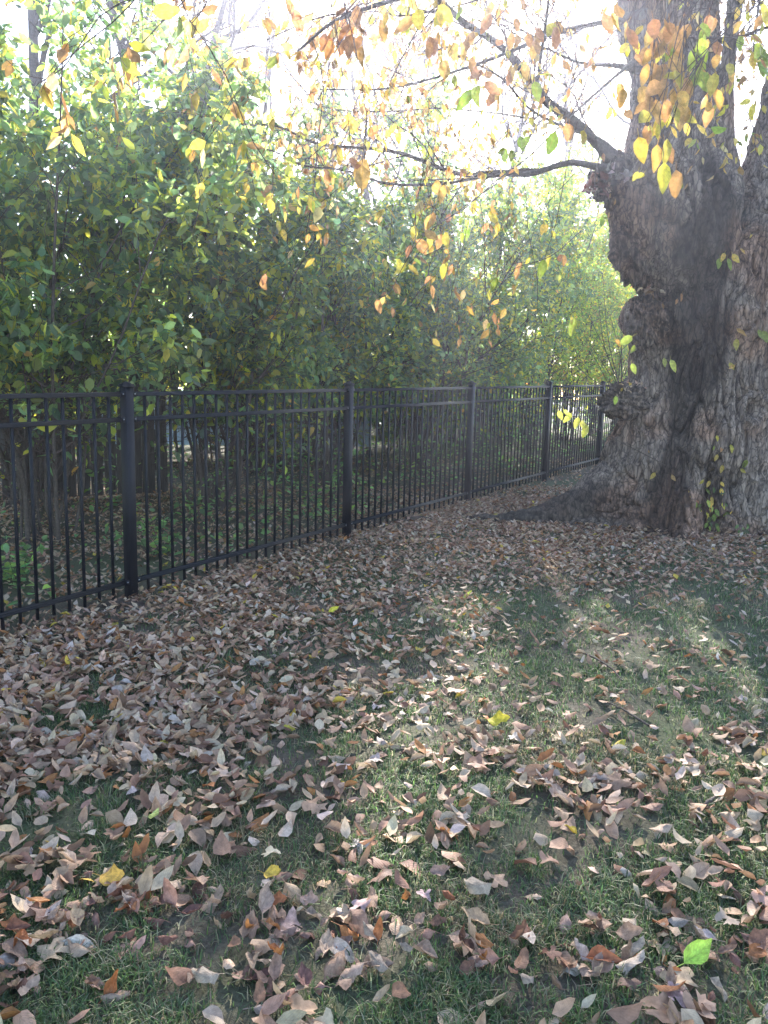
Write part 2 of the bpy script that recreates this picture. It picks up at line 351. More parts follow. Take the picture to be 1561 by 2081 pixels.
HI_FALL = [leaf_proto(7, 5, w*1.05, b, c*.8, t, wv, s + 20, .08, crumple=.034) for s, (w, b, c, t, wv) in enumerate([(.5, .9, .7, .3, .25), (.44, 1.5, .9, -.6, .3), (.55, .5, .4, .8, .35), (.48, -1.2, -.8, .5, .3), (.4, 1.9, 1.3, 1.0, .2), (.52, -.7, .8, -.9, .4), (.46, .3, 1.6, .3, .2), (.56, .8, -.5, 0, .3)])] + [lobed_proto(1), lobed_proto(2)]
LO_FALL = 2*[leaf_proto(5, 3, w*(1 + .12*(s % 3)), b, c*.8, t, 0, s + 40, stalk=False, crumple=.045) for s, (w, b, c, t) in enumerate([(.5, 1.0, .7, .3), (.45, 1.6, .9, -.6), (.55, .6, .5, .8), (.46, -1.2, -.7, .5), (.42, .3, 1.5, .4), (.55, .9, -.5, 0)])] + [lobed_proto(3)]
LO_HANG = [leaf_proto(4, 3, w, b, c, t, 0, s + 60, stalk=False) for s, (w, b, c, t) in enumerate([(.5, .3, .4, .2), (.44, .9, .7, -.5), (.6, -.4, .3, .5)])]
def hex_proto(w, fold, droop):
    P = np.array([[0, 0, 0], [.55, 0, .02 - droop*.3], [1, 0, -droop], [.25, w*.42, fold*w*.4], [.62, w*.42, fold*w*.4 - droop*.4], [.62, -w*.42, fold*w*.4 - droop*.4], [.25, -w*.42, fold*w*.4]])
    F = np.array([[0, 1, 4, 3], [1, 2, 4, 4], [0, 6, 5, 1], [1, 5, 2, 2]])
    P = P[[0, 2, 3, 4, 5, 6]]; F4 = np.array([[0, 1, 3, 2], [0, 5, 4, 1]]); F3 = np.zeros((0, 3), int)
    return P, F4, F3
MIC = [hex_proto(.62, .3, .12), hex_proto(.55, .6, .3), hex_proto(.7, -.15, .2)]

def frame(axis, normal):
    a = nrm(axis); n = normal - (normal*a).sum(-1, keepdims=True)*a; n = nrm(n); b = np.cross(n, a)
    return a, b, n
def leaf_arrays(pos, axis, normal, length, col, protos):
    """all the leaves of one mass as one set of arrays"""
    a, b, n = frame(axis, normal); N = len(pos); pick = rng.integers(0, len(protos), N)
    Vs, F4s, F3s, Cs, UVs, off = [], [], [], [], [], 0
    for k, pr in enumerate(protos):
        m = np.where(pick == k)[0]
        if not len(m): continue
        P = pr[0]; nv = len(P)
        V = pos[m][:, None] + length[m][:, None, None]*(a[m][:, None]*P[None, :, 0:1] + b[m][:, None]*P[None, :, 1:2] + n[m][:, None]*P[None, :, 2:3])
        o = off + np.arange(len(m))[:, None, None]*nv
        F4s.append((o + pr[1][None]).reshape(-1, 4))
        if len(pr) == 3 and np.asarray(pr[2]).dtype.kind == 'i': F3s.append((o + pr[2][None]).reshape(-1, 3)); UVs.append(np.tile(P[:, :2], (len(m), 1)))
        else: UVs.append(np.tile(pr[2], (len(m), 1)))
        Vs.append(V.reshape(-1, 3)); Cs.append(np.repeat(col[m], nv, 0)); off += len(m)*nv
    F = [np.concatenate(F4s)] + ([np.concatenate(F3s)] if F3s else [])
    return np.concatenate(Vs), F, np.concatenate(Cs), np.concatenate(UVs)
def palette(N, cols, w, jit=.22):
    cols = np.array(cols); w = np.array(w, float); w /= w.sum()
    c = cols[rng.choice(len(cols), N, p=w)]
    return c*np.exp(rnd(N, 1)*jit)*np.exp(rnd(N, 3)*jit*.25)
BROWN = ([(.39, .25, .16), (.49, .36, .25), (.19, .10, .06), (.34, .15, .055), (.48, .38, .31), (.52, .38, .06), (.31, .175, .115)], [6, 4.5, 1.8, 1.2, 1.0, .2, 3])
GOLD = ([(.52, .38, .10), (.5, .31, .10), (.38, .21, .10), (.5, .46, .09), (.3, .36, .08), (.58, .45, .22)], [4, 4, 3, 2, 1, 3])
GREEN = ([(.105, .145, .055), (.08, .12, .055), (.17, .19, .045), (.28, .26, .045), (.055, .09, .05), (.34, .22, .07)], [5, 4.5, 3.5, 1.8, 3, .2])
YGREEN = ([(.16, .21, .04), (.24, .26, .045), (.1, .16, .04), (.38, .33, .05), (.3, .16, .05)], [4, 3, 3, 1.5, .4])
ORANGE = ([(.45, .25, .1), (.5, .36, .12), (.32, .15, .09), (.5, .42, .14)], [3, 3, 2, 2])

_meshcache = {}
def leaf_objects(name, parent, pos, axis, normal, length, pal, protos, mat, labels=None, nvar=16, cols=None):
    """single leaves, each an object; alike ones share mesh data"""
    key = (name, mat.name, str([p_[0].ravel()[6:30].tolist() for p_ in protos]), str(pal))
    if key not in _meshcache:
        ms = []; cc = palette(nvar, *pal)
        for i in range(nvar):
            pr = protos[i % len(protos)]
            ms.append(make_mesh(name, pr[0], pr[1], cc[i], pr[2], mat, True))
        _meshcache[key] = ms
    ms = _meshcache[key]; a, b, n = frame(axis, normal); out = []
    org = ORG[parent.name] if parent is not None else np.zeros(3)
    for i in range(len(pos)):
        o = bpy.data.objects.new(name, ms[rng.integers(len(ms))])
        M = np.eye(4); M[:3, 0] = a[i]*length[i]; M[:3, 1] = b[i]*length[i]; M[:3, 2] = n[i]*length[i]; M[:3, 3] = pos[i] - org
        C.objects.link(o)
        if parent is not None: o.parent = parent
        o.matrix_basis = Matrix(M.tolist()); out.append(o)
    return out

# ------------------------------------------------------------ black metal fence
PITCHF = 2.47
fence = empty('metal_fence', fpos(0, 0), label='black metal picket fence running from the left edge back behind the old tree', category='fence')
NP = range(-1, 7)
def rail_pt(s, h): p = fpos(s, 0); p[2] += h; return p
FUX = np.array([[FU[0], FU[1], 0], [-FU[1], FU[0], 0], [0, 0, 1]])
HT = 1.40
def fence_mesh(name, parts_, **kw):
    V, F = join(parts_); return part(name, V, F, fence, M_METAL, **kw)
for k in NP:
    s = k*PITCHF; b = rail_pt(s, -.1); t = rail_pt(s, HT)
    po = fence_mesh('post', [bbox_beam(b, t, .064, .064, .004)])
    cp = [box(t + [0, 0, .004], (.076, .076, .012), FUX), box(t + [0, 0, .014], (.066, .066, .010), FUX)]
    v, f = box(t + [0, 0, .026], (.05, .05, .016), FUX); v[4:, :2] = t[:2] + (v[4:, :2] - t[:2])*.35; cp.append((v, f))
    V, F = join(cp); link('post_cap', make_mesh('post_cap', V - ORG[fence.name], F, mat=M_METAL), po)
    if k == NP[-1]: break
    for h in (HT - .045, HT - .205, .135):
        p0, p1 = rail_pt(s + .034, h), rail_pt(s + PITCHF - .034, h)
        side = np.array([FN[0], FN[1], 0])
        # U-shaped rail: a web on top and two cheeks, with small shoulders
        ps = [bbox_beam(p0, p1, .030, .026, .003), bbox_beam(p0 + side*.0175 - [0, 0, .009], p1 + side*.0175 - [0, 0, .009], .005, .012, .001), bbox_beam(p0 - side*.0175 - [0, 0, .009], p1 - side*.0175 - [0, 0, .009], .005, .012, .001)]
        fence_mesh('rail', ps)
        for pp, sg in ((p0, 1), (p1, -1)):
            ux3 = np.array([FU[0], FU[1], 0]); c_ = pp + ux3*sg*.012
            br = fence_mesh('rail_bracket', [box(c_ + side*.0215, (.03, .003, .032), FUX), box(c_ - side*.0215, (.03, .003, .032), FUX), box(c_ - np.array([0, 0, .0175]), (.03, .04, .003), FUX)])
            v_, f_ = box(c_ - side*.0245, (.008, .004, .008), FUX); link('screw', make_mesh('screw', v_ - ORG[fence.name], f_, mat=M_RIM), br)
    for j in range(21):
        ss = s + .034 + (PITCHF - .068)*(j + 1)/22
        fence_mesh('picket', [bbox_beam(rail_pt(ss, .045 + .006*rnd(1)[0]), rail_pt(ss, HT - .05), .0165, .0165, .002)])

# ------------------------------------------------------------ old weathered board fence behind the shrubs
wf0, wf1 = np.array([-5.9, 8.3]), np.array([-2.75, 9.75]); wu = nrm(wf1 - wf0)
wfence = empty('board_fence', (*wf0, float(gz(*wf0))), label='weathered grey board fence with light in its gaps behind the shrub stems at the left', category='fence')
WAX = np.array([[wu[0], wu[1], 0], [-wu[1], wu[0], 0], [0, 0, 1]])
s = 0.0; ln = np.linalg.norm(wf1 - wf0)
while s < ln:
    w = random.uniform(.13, .15); h = 1.85 + random.uniform(-.03, .03)
    p = wf0 + wu*(s + w/2); z = float(gz(*p))
    v, f = box((*p, z + h/2 + .03), (w, .018, h), WAX)
    lean = random.uniform(-.012, .012); v[:, :2] += wu*((v[:, 2:3] - z)*lean); 
    part('board', v, f, wfence, M_WOOD)
    s += w + random.choice([.006, .01, .012, .022, .034])
for h in (.35, 1.5):
    p0 = np.array([*(wf0 + WAX[1][:2]*.035), float(gz(*wf0)) + h]); p1 = np.array([*(wf1 + WAX[1][:2]*.035), float(gz(*wf1)) + h])
    V, F = bbox_beam(p0, p1, .04, .085); part('rail', V, F, wfence, M_WOOD)

# ------------------------------------------------------------ parked car seen through the shrubs
def car():
    c0 = at(470, 775, 13.5); base = np.array([c0[0], c0[1], float(gz(c0[0], c0[1]))]); yaw = math.radians(12)
    root = empty('parked_car', base, label='pale blue car parked beyond the shrubs, half hidden by stems', category='car')
    ux = np.array([math.cos(yaw), math.sin(yaw), 0]); uy = np.array([-math.sin(yaw), math.cos(yaw), 0]); uz = np.array([0, 0, 1.])
    def T(P): P = np.asarray(P, float); return base + P[:, 0:1]*ux + P[:, 1:2]*uy + P[:, 2:3]*uz
    prof = [(-2.25, .35), (-2.28, .62), (-2.1, .78), (-1.2, .9), (-.55, 1.36), (-.2, 1.44), (.6, 1.44), (1.0, 1.36), (1.6, .98), (2.1, .92), (2.25, .75), (2.22, .35)]
    n = len(prof); V = []; 
    for yy, sc in ((-.86, 0), (-.80, 1), (.80, 1), (.86, 0)):
        for x, z in prof:
            inset = .12*max(0, z - .95)/.5 if sc == 0 else .16*max(0, z - .95)/.5
            V.append((x*(1 if sc == 0 else .985), yy - math.copysign(inset, yy), z if sc else (z*.985)))
    F = []
    for a in range(3):
        for i in range(n): j = (i+1) % n; F.append([a*n+i, a*n+j, (a+1)*n+j, (a+1)*n+i])
    for a in (0, 3):
        for i, j in ((0, 11), ): pass
        order = [(0, 1, 10, 11), (1, 2, 9, 10), (2, 3, 8, 9), (3, 4, 7, 8), (4, 5, 6, 7)]
        F += [[a*n + q_ for q_ in o] for o in order]
    part('body', T(V), np.array(F), root, M_PAINT)
    for sgn in (-1, 1):
        for quad in ([(-1.05, .95), (-.5, 1.32), (.18, 1.36), (.18, .95)], [(.26, .95), (.26, 1.36), (.9, 1.31), (1.42, .98)]):
            P = [(x, sgn*(.872 - .12*max(0, z - .95)/.5*1.0), z) for x, z in quad] + [(x, sgn*(.85 - .12*max(0, z - .95)/.5), z) for x, z in quad]
            part('window', T(P), np.array([[0, 1, 2, 3], [4, 5, 6, 7], [0, 1, 5, 4], [1, 2, 6, 5], [2, 3, 7, 6], [3, 0, 4, 7]]), root, M_GLASS)
        for x in (-1.4, 1.4):
            th = np.linspace(0, 2*np.pi, 25)[:-1]
            def ring(r, y): return [(x + r*math.cos(t), sgn*y, .33 + r*math.sin(t)) for t in th]
            P = ring(.33, .70) + ring(.33, .875) + ring(.22, .885); m = 24
            F = [[a*m+i, a*m+(i+1) % m, (a+1)*m+(i+1) % m, (a+1)*m+i] for a in (0, 1) for i in range(m)]
            w = part('wheel', T(P), np.array(F), root, M_TYRE)
            P = ring(.22, .872) + ring(.06, .89) + [(x, sgn*.9, .33)]*1
            F = [[i, (i+1) % m, m+(i+1) % m, m+i] for i in range(m)]; F3 = [[m+i, m+(i+1) % m, 2*m] for i in range(m)]
            link('rim', make_mesh('rim', T(P) - ORG[root.name], [np.array(F), np.array(F3)], mat=M_RIM), w)
    for sgn in (-1, 1):
        V, F = box((0, 0, 0), (.08, .3, .14)); part('tail_lamp', T(V + [-2.24, sgn*.62, .72]), F, root, M_LAMP)
        V, F = box((0, 0, 0), (.1, .32, .12)); part('headlight', T(V + [2.2, sgn*.6, .72]), F, root, M_RIM)
        V, F = box((0, 0, 0), (.12, .16, .1)); part('mirror', T(V + [.95, sgn*.93, 1.0]), F, root, M_PAINT)
car()

# ------------------------------------------------------------ shrubs
def shrub(p, height, rad, nstem, label, pal, leafy=1.0, lowbare=1.5, leaf=.07, singles=0, name='shrub', category='shrub', group='tall shrubs behind the metal fence', top=None, lean=(0, 0), twigs=1.0):
    root = empty(name, p, label=label, category=category, group=group)
    p = np.asarray(p, float)
    # main stems arch outwards from one stool
    a = rng.uniform(0, 2*np.pi, nstem); o = rng.uniform(.1, 1, nstem)*rad*.95
    n = 12; s = np.linspace(0, 1, n)
    hh = height*rng.uniform(.62, .95, nstem)*(1 - .28*(o/rad)**2)
    P = np.zeros((nstem, n, 3))
    b0 = rng.uniform(.05, .35, nstem)
    ca, sa = np.cos(a), np.sin(a)
    rr = b0[:, None] + (o - b0)[:, None]*s**1.5
    P[..., 0] = p[0] + ca[:, None]*rr + lean[0]*s**1.5; P[..., 1] = p[1] + sa[:, None]*rr + lean[1]*s**1.5
    P[..., 2] = p[2] - .05 + hh[:, None]*(s*1.12 - .12*s**3)
    w1 = rnd(nstem, 1, 3)*.09; w2 = rnd(nstem, 1, 3)*.05
    P += w1*np.sin(s*5)[None, :, None] + w2*np.sin(s*13)[None, :, None]
    R = rng.uniform(.012, .03, nstem)[:, None]*(1 - .75*s)[None]
    V, F = tubes(P, R, 7); 
    for i in range(nstem):
        m = 12*7; part('stem', V[i*m:(i+1)*m], F[i*11*7:(i+1)*11*7] - i*m, root, M_STEM, smooth=True)
    B, RB = children(P, R, 11, .15, .98, height*.24, .9, .12, n=7, r=.5, wig=.07, rmin=.002)
    Bt, RBt = children(B, RB, int(8*twigs), .15, 1, .42, 1.0, .18, n=3, r=.5, wig=.08, rmin=.0013)
    Bu, RBu = children(Bt, RBt, 2, .2, .9, .22, 1.2, .15, n=2, r=.6, wig=.0, rmin=.001)
    Bd, RBd = children(P[:, :7], R[:, :7], 9, .1, 1, .7, 1.6, .1, n=5, r=.3, wig=.1, rmin=.0014)   # dead lower twigs
    Be, RBe = children(Bd, RBd, 3, .2, 1, .3, 1.3, 0, n=2, r=.6, wig=0, rmin=.001)
    vs, fs, off = [], [], 0
    for PP, QQ, sd_ in ((B, RB, 5), (Bt, RBt, 3), (Bu, RBu, 3), (Bd, RBd, 3), (Be, RBe, 3)):
        v, f = tubes(PP, QQ, sd_); vs.append(v); fs.append(f + off); off += len(v)
    part('twigs', np.concatenate(vs), np.concatenate(fs), root, M_TWIG, kind='stuff')
    # leaves in pairs along the shoots
    pos, T = points_on(Bt, int(round(11*leafy)), .1, 1); p2, T2 = points_on(Bu, max(1, int(round(6*leafy))), .2, 1)
    pos = np.concatenate([pos, p2]); T = np.concatenate([T, T2])
    z = pos[:, 2] - p[2]
    clump = fbm(pos*1.3, 2)
    keep = rng.random(len(pos)) < sstep(z + clump*.7, lowbare - .6, lowbare + .5)*(.42 + .7*sstep(clump, -.5, .3)) + .12
    pos, T, z = pos[keep], T[keep], z[keep]; N = len(pos)
    side = nrm(np.cross(T, rnd(N, 3)))
    ax = nrm(T*.5 + side*1.0 + np.array([0, 0, -.35])); nr = nrm(np.array([0, 0, 1.]) + .55*rnd(N, 3))
    L_ = leaf*rng.uniform(.75, 1.4, N)
    col = palette(N, *pal)
    # more yellow green leaves towards the top of the shrub
    yel = (rng.random(N) < .42*sstep(z, height*.45, height)) ; col[yel] = palette(int(yel.sum()), *YGREEN)
    if singles:
        px, py, d = project(pos); vis = (px > -20) & (px < W0 + 20) & (py > -20) & (py < 1250) & (d > 0)
        dist = np.where(vis, np.linalg.norm(pos - [0, 0, CAMH], axis=1), 1e9)
        idx = np.argsort(dist)[:singles]; mask = np.zeros(N, bool); mask[idx] = True
        leaf_objects('leaf', root, pos[mask], ax[mask], nr[mask], L_[mask], pal, HEXUV, M_SHRUB, nvar=18)
        pos, ax, nr, L_, col = pos[~mask], ax[~mask], nr[~mask], L_[~mask], col[~mask]
    V, F, c, uv = leaf_arrays(pos, ax, nr, L_, col, MIC)
    part('foliage', V, F, root, M_SHRUB, col=c, uv=uv, kind='stuff')
    return root
HEXUV = [leaf_proto(4, 3, .62, .25, .3, 0, 0, 81, stalk=False), leaf_proto(4, 3, .52, .6, .6, .3, 0, 82, stalk=False), leaf_proto(4, 3, .66, .35, -.2, -.3, 0, 83, stalk=False)]
rows = [
 # s, off, height, rad, stems, palette, leafy, low, leaf, singles, label
 (-1.6, 2.3, 5.4, 1.9, 9, GREEN, .85, 1.6, .088, 120, 'tall green shrub cut by the left edge, over the low plants behind the metal fence'),
 (.9, 2.2, 5.7, 2.1, 12, GREEN, .9, 1.7, .088, 300, 'tallest green shrub, reaching the top left of the sky above the board fence'),
 (2.9, 2.1, 5.2, 1.9, 14, GREEN, 1.0, 1.5, .082, 300, 'green shrub with yellower top leaves behind the post nearest the camera'),
 (5.2, 2.2, 4.9, 1.9, 14, GREEN, 1.1, 1.4, .074, 300, 'dark green shrub in front of the pale blue car'),
 (7.4, 2.2, 5.4, 1.9, 14, GREEN, 1.1, 1.35, .068, 220, 'dense shaded shrub behind the second fence panel'),
 (9.8, 2.3, 5.9, 1.8, 13, GREEN, 1.1, 1.1, .058, 150, 'shaded shrub with a twiggy lower half behind the third fence panel'),
 (12.2, 2.3, 6.3, 1.9, 12, YGREEN, 1.1, .9, .056, 100, 'yellow green shrub behind the third post from the tree'),
 (14.8, 2.3, 6.8, 1.9, 12, YGREEN, 1.5, .7, .056, 100, 'bright yellow green shrub just left of the old tree trunk'),
 (17.4, 2.4, 6.6, 1.9, 12, YGREEN, 1.5, .8, .06, 0, 'yellow green shrub half hidden behind the old tree trunk'),
 (20.2, 2.4, 6.6, 2.0, 11, YGREEN, 1.4, .7, .065, 0, 'farthest yellow green shrub of the fence row, behind the old tree'),
]
for s_, of, h, r_, ns_, pal, lf, lb, ls, sg, lab in rows:
    shrub(fpos(s_, of), h, r_, ns_, lab, pal, lf, lb, ls, sg)
fill = [(2.0, 3.9, 5.6, 1.8, GREEN, 'green shrub in the second row, behind the nearest full panel'), (5.6, 4.0, 4.8, 1.7, GREEN, 'dark shrub in the second row, nearest the blue car'),
 (7.6, 4.1, 5.4, 1.8, GREEN, 'dark shrub in the second row, behind the second fence panel'), (10.8, 4.2, 4.5, 1.8, YGREEN, 'shrub in the second row, behind the third fence panel'), (13.8, 4.3, 5.0, 1.9, YGREEN, 'shrub in the second row, left of the old tree')]
for s_, of, h, r_, pal, lab in fill:
    shrub(fpos(s_, of), h, r_, 9, lab, pal, .6, .9, .09, 0, twigs=.5)
back = [
 (6.0, 7.6, 3.4, 1.7, YGREEN, 'sunlit yellow green bush glimpsed beyond the shaded shrubs, right of the blue car'),
 (10.5, 6.2, 3.6, 1.8, YGREEN, 'sunlit bush glimpsed through the third fence panel'),
 (15, 6.0, 4.2, 2.0, YGREEN, 'sunlit bush behind the yellow green shrub beside the old tree'),
 (-1, 8.5, 4.6, 2.2, YGREEN, 'sunlit bush rising behind the weathered board fence'),
 (12.5, 8.5, 3.6, 2.2, YGREEN, 'sunlit bush far beyond the third post, low against the sky'), (8, 10, 3.2, 2.2, YGREEN, 'sunlit bush behind the blue car'), (7.2, 5.4, 1.6, 1.1, YGREEN, 'low sunlit bush glimpsed through the second fence panel'), (18, 4.8, 4.2, 2.2, YGREEN, 'sunlit bush glimpsed past the last post before the old tree'),
 (9.4, 4.2, 1.9, 1.4, GREEN, 'waist high bush between the far shrub stems behind the third fence panel'), (12.4, 4.3, 2.0, 1.4, GREEN, 'waist high bush behind the fence panel nearest the old tree'), (15.4, 4.4, 2.1, 1.5, GREEN, 'low dark bush behind the last visible fence post'),
 (6.6, 4.4, 1.7, 1.3, GREEN, 'low dark bush between the stems behind the second fence panel'), (20, 7.0, 4.6, 2.2, YGREEN, 'farthest sunlit bush, behind the old tree trunk'),
]
for s_, of, h, r_, pal, lab in back:
    shrub(fpos(s_, of), h, r_, 9, lab, pal, .5, .25, .11, 0, group='sunlit bushes beyond the hedge', twigs=.5)

# low plants at the foot of the hedge
def low_plant(p, h, rad, n, leaf, label, pal=GREEN):
    root = empty('low_plant', p, label=label, category='plant', group='low leafy plants at the foot of the shrubs')
    a = rng.uniform(0, 6.28, n); s = np.linspace(0, 1, 6)
    P = np.zeros((n, 6, 3)); o = rad*np.sqrt(rng.random(n)); hh = h*rng.uniform(.4, 1, n)
    P[..., 0] = p[0] + (np.cos(a)*o)[:, None]*(.35 + .65*s); P[..., 1] = p[1] + (np.sin(a)*o)[:, None]*(.35 + .65*s); P[..., 2] = p[2] - .02 + hh[:, None]*s
    P += rnd(n, 1, 3)*.03*np.sin(s*5)[None, :, None]
    V, F = tubes(P, np.full((n, 6), .0022), 3); part('stems', V, F, root, M_TWIG, kind='stuff')
    pos, T = points_on(P, 7, .2, 1); N = len(pos)
    ax = nrm(rnd(N, 3)*np.array([1, 1, .3]) + [0, 0, -.15]); nr = nrm(np.array([0, 0, 1.]) + .4*rnd(N, 3))
    L_ = leaf*rng.uniform(.6, 1.2, N)
    k = min(60, N); leaf_objects('leaf', root, pos[:k], ax[:k], nr[:k], L_[:k], pal, HEXUV, M_SHRUB)
    V, F, c, uv = leaf_arrays(pos[k:], ax[k:], nr[k:], L_[k:], palette(N - k, *pal), HEXUV)
    part('foliage', V, F, root, M_SHRUB, col=c, uv=uv, kind='stuff')
LUSH = ([(.10, .17, .06), (.075, .13, .055), (.15, .2, .06)], [3, 3, 2])
low_plant(fpos(-.95, .75), .62, .38, 26, .1, 'broad leaved green plant behind the pickets at the left edge', LUSH)
low_plant(fpos(-.3, 1.0), .42, .35, 18, .095, 'low green plant behind the pickets just left of the nearest post', LUSH)
low_plant(fpos(1.0, .8), .5, .3, 14, .07, 'small leafy plant behind the pickets just right of the nearest post', LUSH)
low_plant(fpos(1.9, 1.3), .95, .4, 16, .07, 'knee high leafy sprout in the middle of the nearest full panel', LUSH)
low_plant(fpos(3.2, .7), .4, .4, 16, .06, 'small green plant behind the pickets right of the second post', LUSH)
low_plant(fpos(4.1, 1.5), 1.0, .55, 24, .065, 'leafy green sprout behind the second fence panel', LUSH)
low_plant(fpos(5.8, 1.1), .9, .5, 22, .06, 'leafy green sprout behind the third post', LUSH)
low_plant(fpos(7.8, 1.2), .8, .6, 24, .06, 'low green growth behind the fence panel nearest the old tree', LUSH)

def thicket():
    N = 17000; s_ = rng.uniform(-6, 34, N); o_ = rng.uniform(11, 15, N)
    x = FX + FU[0]*s_ + FN[0]*o_; y = FY + FU[1]*s_ + FN[1]*o_; P = np.stack([x, y, np.zeros(N)], -1); top = 2.3 + 1.3*fbm(P*.45 + 7, 3)
    P[:, 2] = gz(x, y) + top*rng.random(N)
    ax = nrm(rnd(N, 3)); nr = nrm(rnd(N, 3)); V, F, c, uv = leaf_arrays(P, ax, nr, rng.uniform(.1, .2, N), palette(N, *YGREEN), MIC)
    link('thicket', make_mesh('thicket', V, F, c, uv, M_SHRUB), kind='stuff', label='far sunlit thicket closing the view behind the shrubs', category='undergrowth')
thicket()
def undergrowth():
    N = 15000; s_ = rng.uniform(-2, 22, N); o_ = rng.uniform(.15, 6.5, N)
    x = FX + FU[0]*s_ + FN[0]*o_; y = FY + FU[1]*s_ + FN[1]*o_; P = np.stack([x, y, np.zeros(N)], -1); m = fbm(P*1.4 + 60, 3)
    k = rng.random(N) < sstep(m, -.1, .45); P, m = P[k], m[k]; N = len(P)
    P[:, 2] = gz(P[:, 0], P[:, 1]) + rng.uniform(.03, .34, N)*sstep(m, -.2, .6)*np.interp(P[:, 1], [7, 11], [1, 2.8])
    ax = nrm(rnd(N, 3)*np.array([1, 1, .35])); nr = nrm(np.array([0, 0, 1.]) + .45*rnd(N, 3))
    V, F, c, uv = leaf_arrays(P, ax, nr, rng.uniform(.05, .095, N), palette(N, *LUSH), MIC)
    link('undergrowth', make_mesh('undergrowth', V, F, c, uv, M_SHRUB), kind='stuff', label='patchy green ground cover under the shrubs', category='ground cover')
undergrowth()

# ------------------------------------------------------------ the old tree
TY = 8.25                              # depth of its axis
tree = empty('old_tree', (*at(1405, 1080, TY)[:2], float(gz(3.2, TY))), label='huge old tree with burled dark bark trunk and drooping golden leaves at the right', category='tree')
prof = np.array([   # py, left px, right px
 (1130, 1262, 1545), (1090, 1262, 1545), (1040, 1266, 1540), (990, 1268, 1540), (950, 1266, 1546), (900, 1266, 1556), (870, 1272, 1560), (830, 1282, 1566),
 (795, 1290, 1572), (760, 1296, 1580), (720, 1297, 1590), (690, 1293, 1598), (655, 1280, 1605), (625, 1282, 1612), (607, 1296, 1616), (592, 1318, 1620),
 (576, 1322, 1622), (566, 1300, 1622), (548, 1276, 1622), (520, 1266, 1622), (490, 1259, 1620), (460, 1256, 1618), (430, 1254, 1612), (415, 1252, 1590), (400, 1250, 1545), (380, 1250, 1495),
 (355, 1262, 1468), (335, 1285, 1450), (318, 1310, 1430)], float)
zz = np.array([at(r[1], r[0], TY)[2] for r in prof]); xl = np.array([at(r[1], r[0], TY)[0] for r in prof]); xr = np.array([at(r[2], r[0], TY)[0] for r in prof])
o_ = np.argsort(zz); zz, xl, xr = zz[o_], xl[o_], xr[o_]
z0 = float(gz(3.2, TY)) - .12
nz, nth = 370, 410
zs = np.linspace(z0, zz[-1], nz)
def pint(z, a): return np.interp(z, zz, a)
XL, XR = pint(zs, xl), pint(zs, xr)
XC = np.convolve(np.pad((XL + XR)/2, 40, 'edge'), np.ones(81)/81, 'valid')
Rl, Rr = XC - XL, XR - XC
RY = np.convolve(np.pad((Rl + Rr)/2*.92, 20, 'edge'), np.ones(41)/41, 'valid'); RY = np.minimum(RY, .78); RY[-130:] *= 1 - .55*np.linspace(0, 1, 130)**1.1
th = np.linspace(0, 2*np.pi, nth, endpoint=False)
TH, ZZ = np.meshgrid(th, zs)
ct, st = np.cos(TH), np.sin(TH)
RX = np.where(ct < 0, Rl[:, None], Rr[:, None]); RYY = RY[:, None]
r = 1/np.sqrt((ct/RX)**2 + (st/RYY)**2)
zr = ZZ - (z0 + .12)
def lobe(t0, w, A, h):
    d = (TH - math.radians(t0) + np.pi) % (2*np.pi) - np.pi
    return A*np.exp(-np.clip(zr, -.05, 9)/h)*np.exp(-(d/w)**2)
flare = lobe(184, .3, .5, .32) + lobe(186, .5, .36, .5) + lobe(247, .2, .3, .32) + lobe(275, .18, .16, .26) + lobe(303, .2, .32, .4) + lobe(335, .28, .6, .32) + lobe(20, .3, .5, .25) + lobe(75, .35, .5, .3) + lobe(125, .3, .6, .25) + lobe(212, .25, .22, .3)
r = r + flare
def surf_pt(px, py):            # theta,z on the front of the trunk seen at a pixel
    best = None
    d = ray(px, py)
    for Y in np.linspace(TY - .9, TY, 60):
        p = np.array([0, 0, CAMH]) + d*(Y/d[1]); i = int(np.clip(np.searchsorted(zs, p[2]), 0, nz-1))
        dx, dy = p[0] - XC[i], p[1] - TY; t = math.atan2(dy, dx)
        rx = Rl[i] if dx < 0 else Rr[i]; rr_ = 1/math.sqrt((math.cos(t)/rx)**2 + (math.sin(t)/RY[i])**2)
        if math.hypot(dx, dy) <= rr_: return t, p[2], p
    return t, p[2], p
def bump(px, py, amp, sx, sz):
    t, z, _ = surf_pt(px, py); d = (TH - t + np.pi) % (2*np.pi) - np.pi
    return amp*np.exp(-(d*.72/sx)**2 - ((ZZ - z)/sz)**2)
def ringb(px, py, amp, rad, w, hole):
    t, z, _ = surf_pt(px, py); d = (TH - t + np.pi) % (2*np.pi) - np.pi; q_ = np.sqrt((d*.72)**2 + ((ZZ - z)*.85)**2)
    return amp*np.exp(-((q_ - rad)/w)**2) - hole*np.exp(-(q_/(rad*.75))**2)
bm = bump(1345, 500, .13, .19, .22) + bump(1300, 480, .1, .12, .2) + bump(1305, 650, .09, .1, .2) + bump(1335, 690, .05, .12, .3) + bump(1350, 430, .06, .14, .1) \
   + bump(1425, 620, -.09, .16, .7) + bump(1400, 800, -.06, .12, .5) + bump(1510, 640, .06, .2, .5) + bump(1470, 900, .05, .12, .25) + bump(1300, 900, .03, .09, .4) \
   + bump(1350, 980, -.06, .07, .35) + bump(1440, 1000, -.12, .06, .3) + bump(1385, 1010, .05, .07, .3) + bump(1560, 500, .08, .2, .3) + bump(1290, 400, .07, .15, .12)
bm += ringb(1525, 832, .07, .125, .04, .09) + ringb(1345, 535, .03, .1, .03, .0) + ringb(1362, 470, .03, .07, .025, .02) + ringb(1535, 425, .06, .14, .04, .05)
r = r + bm
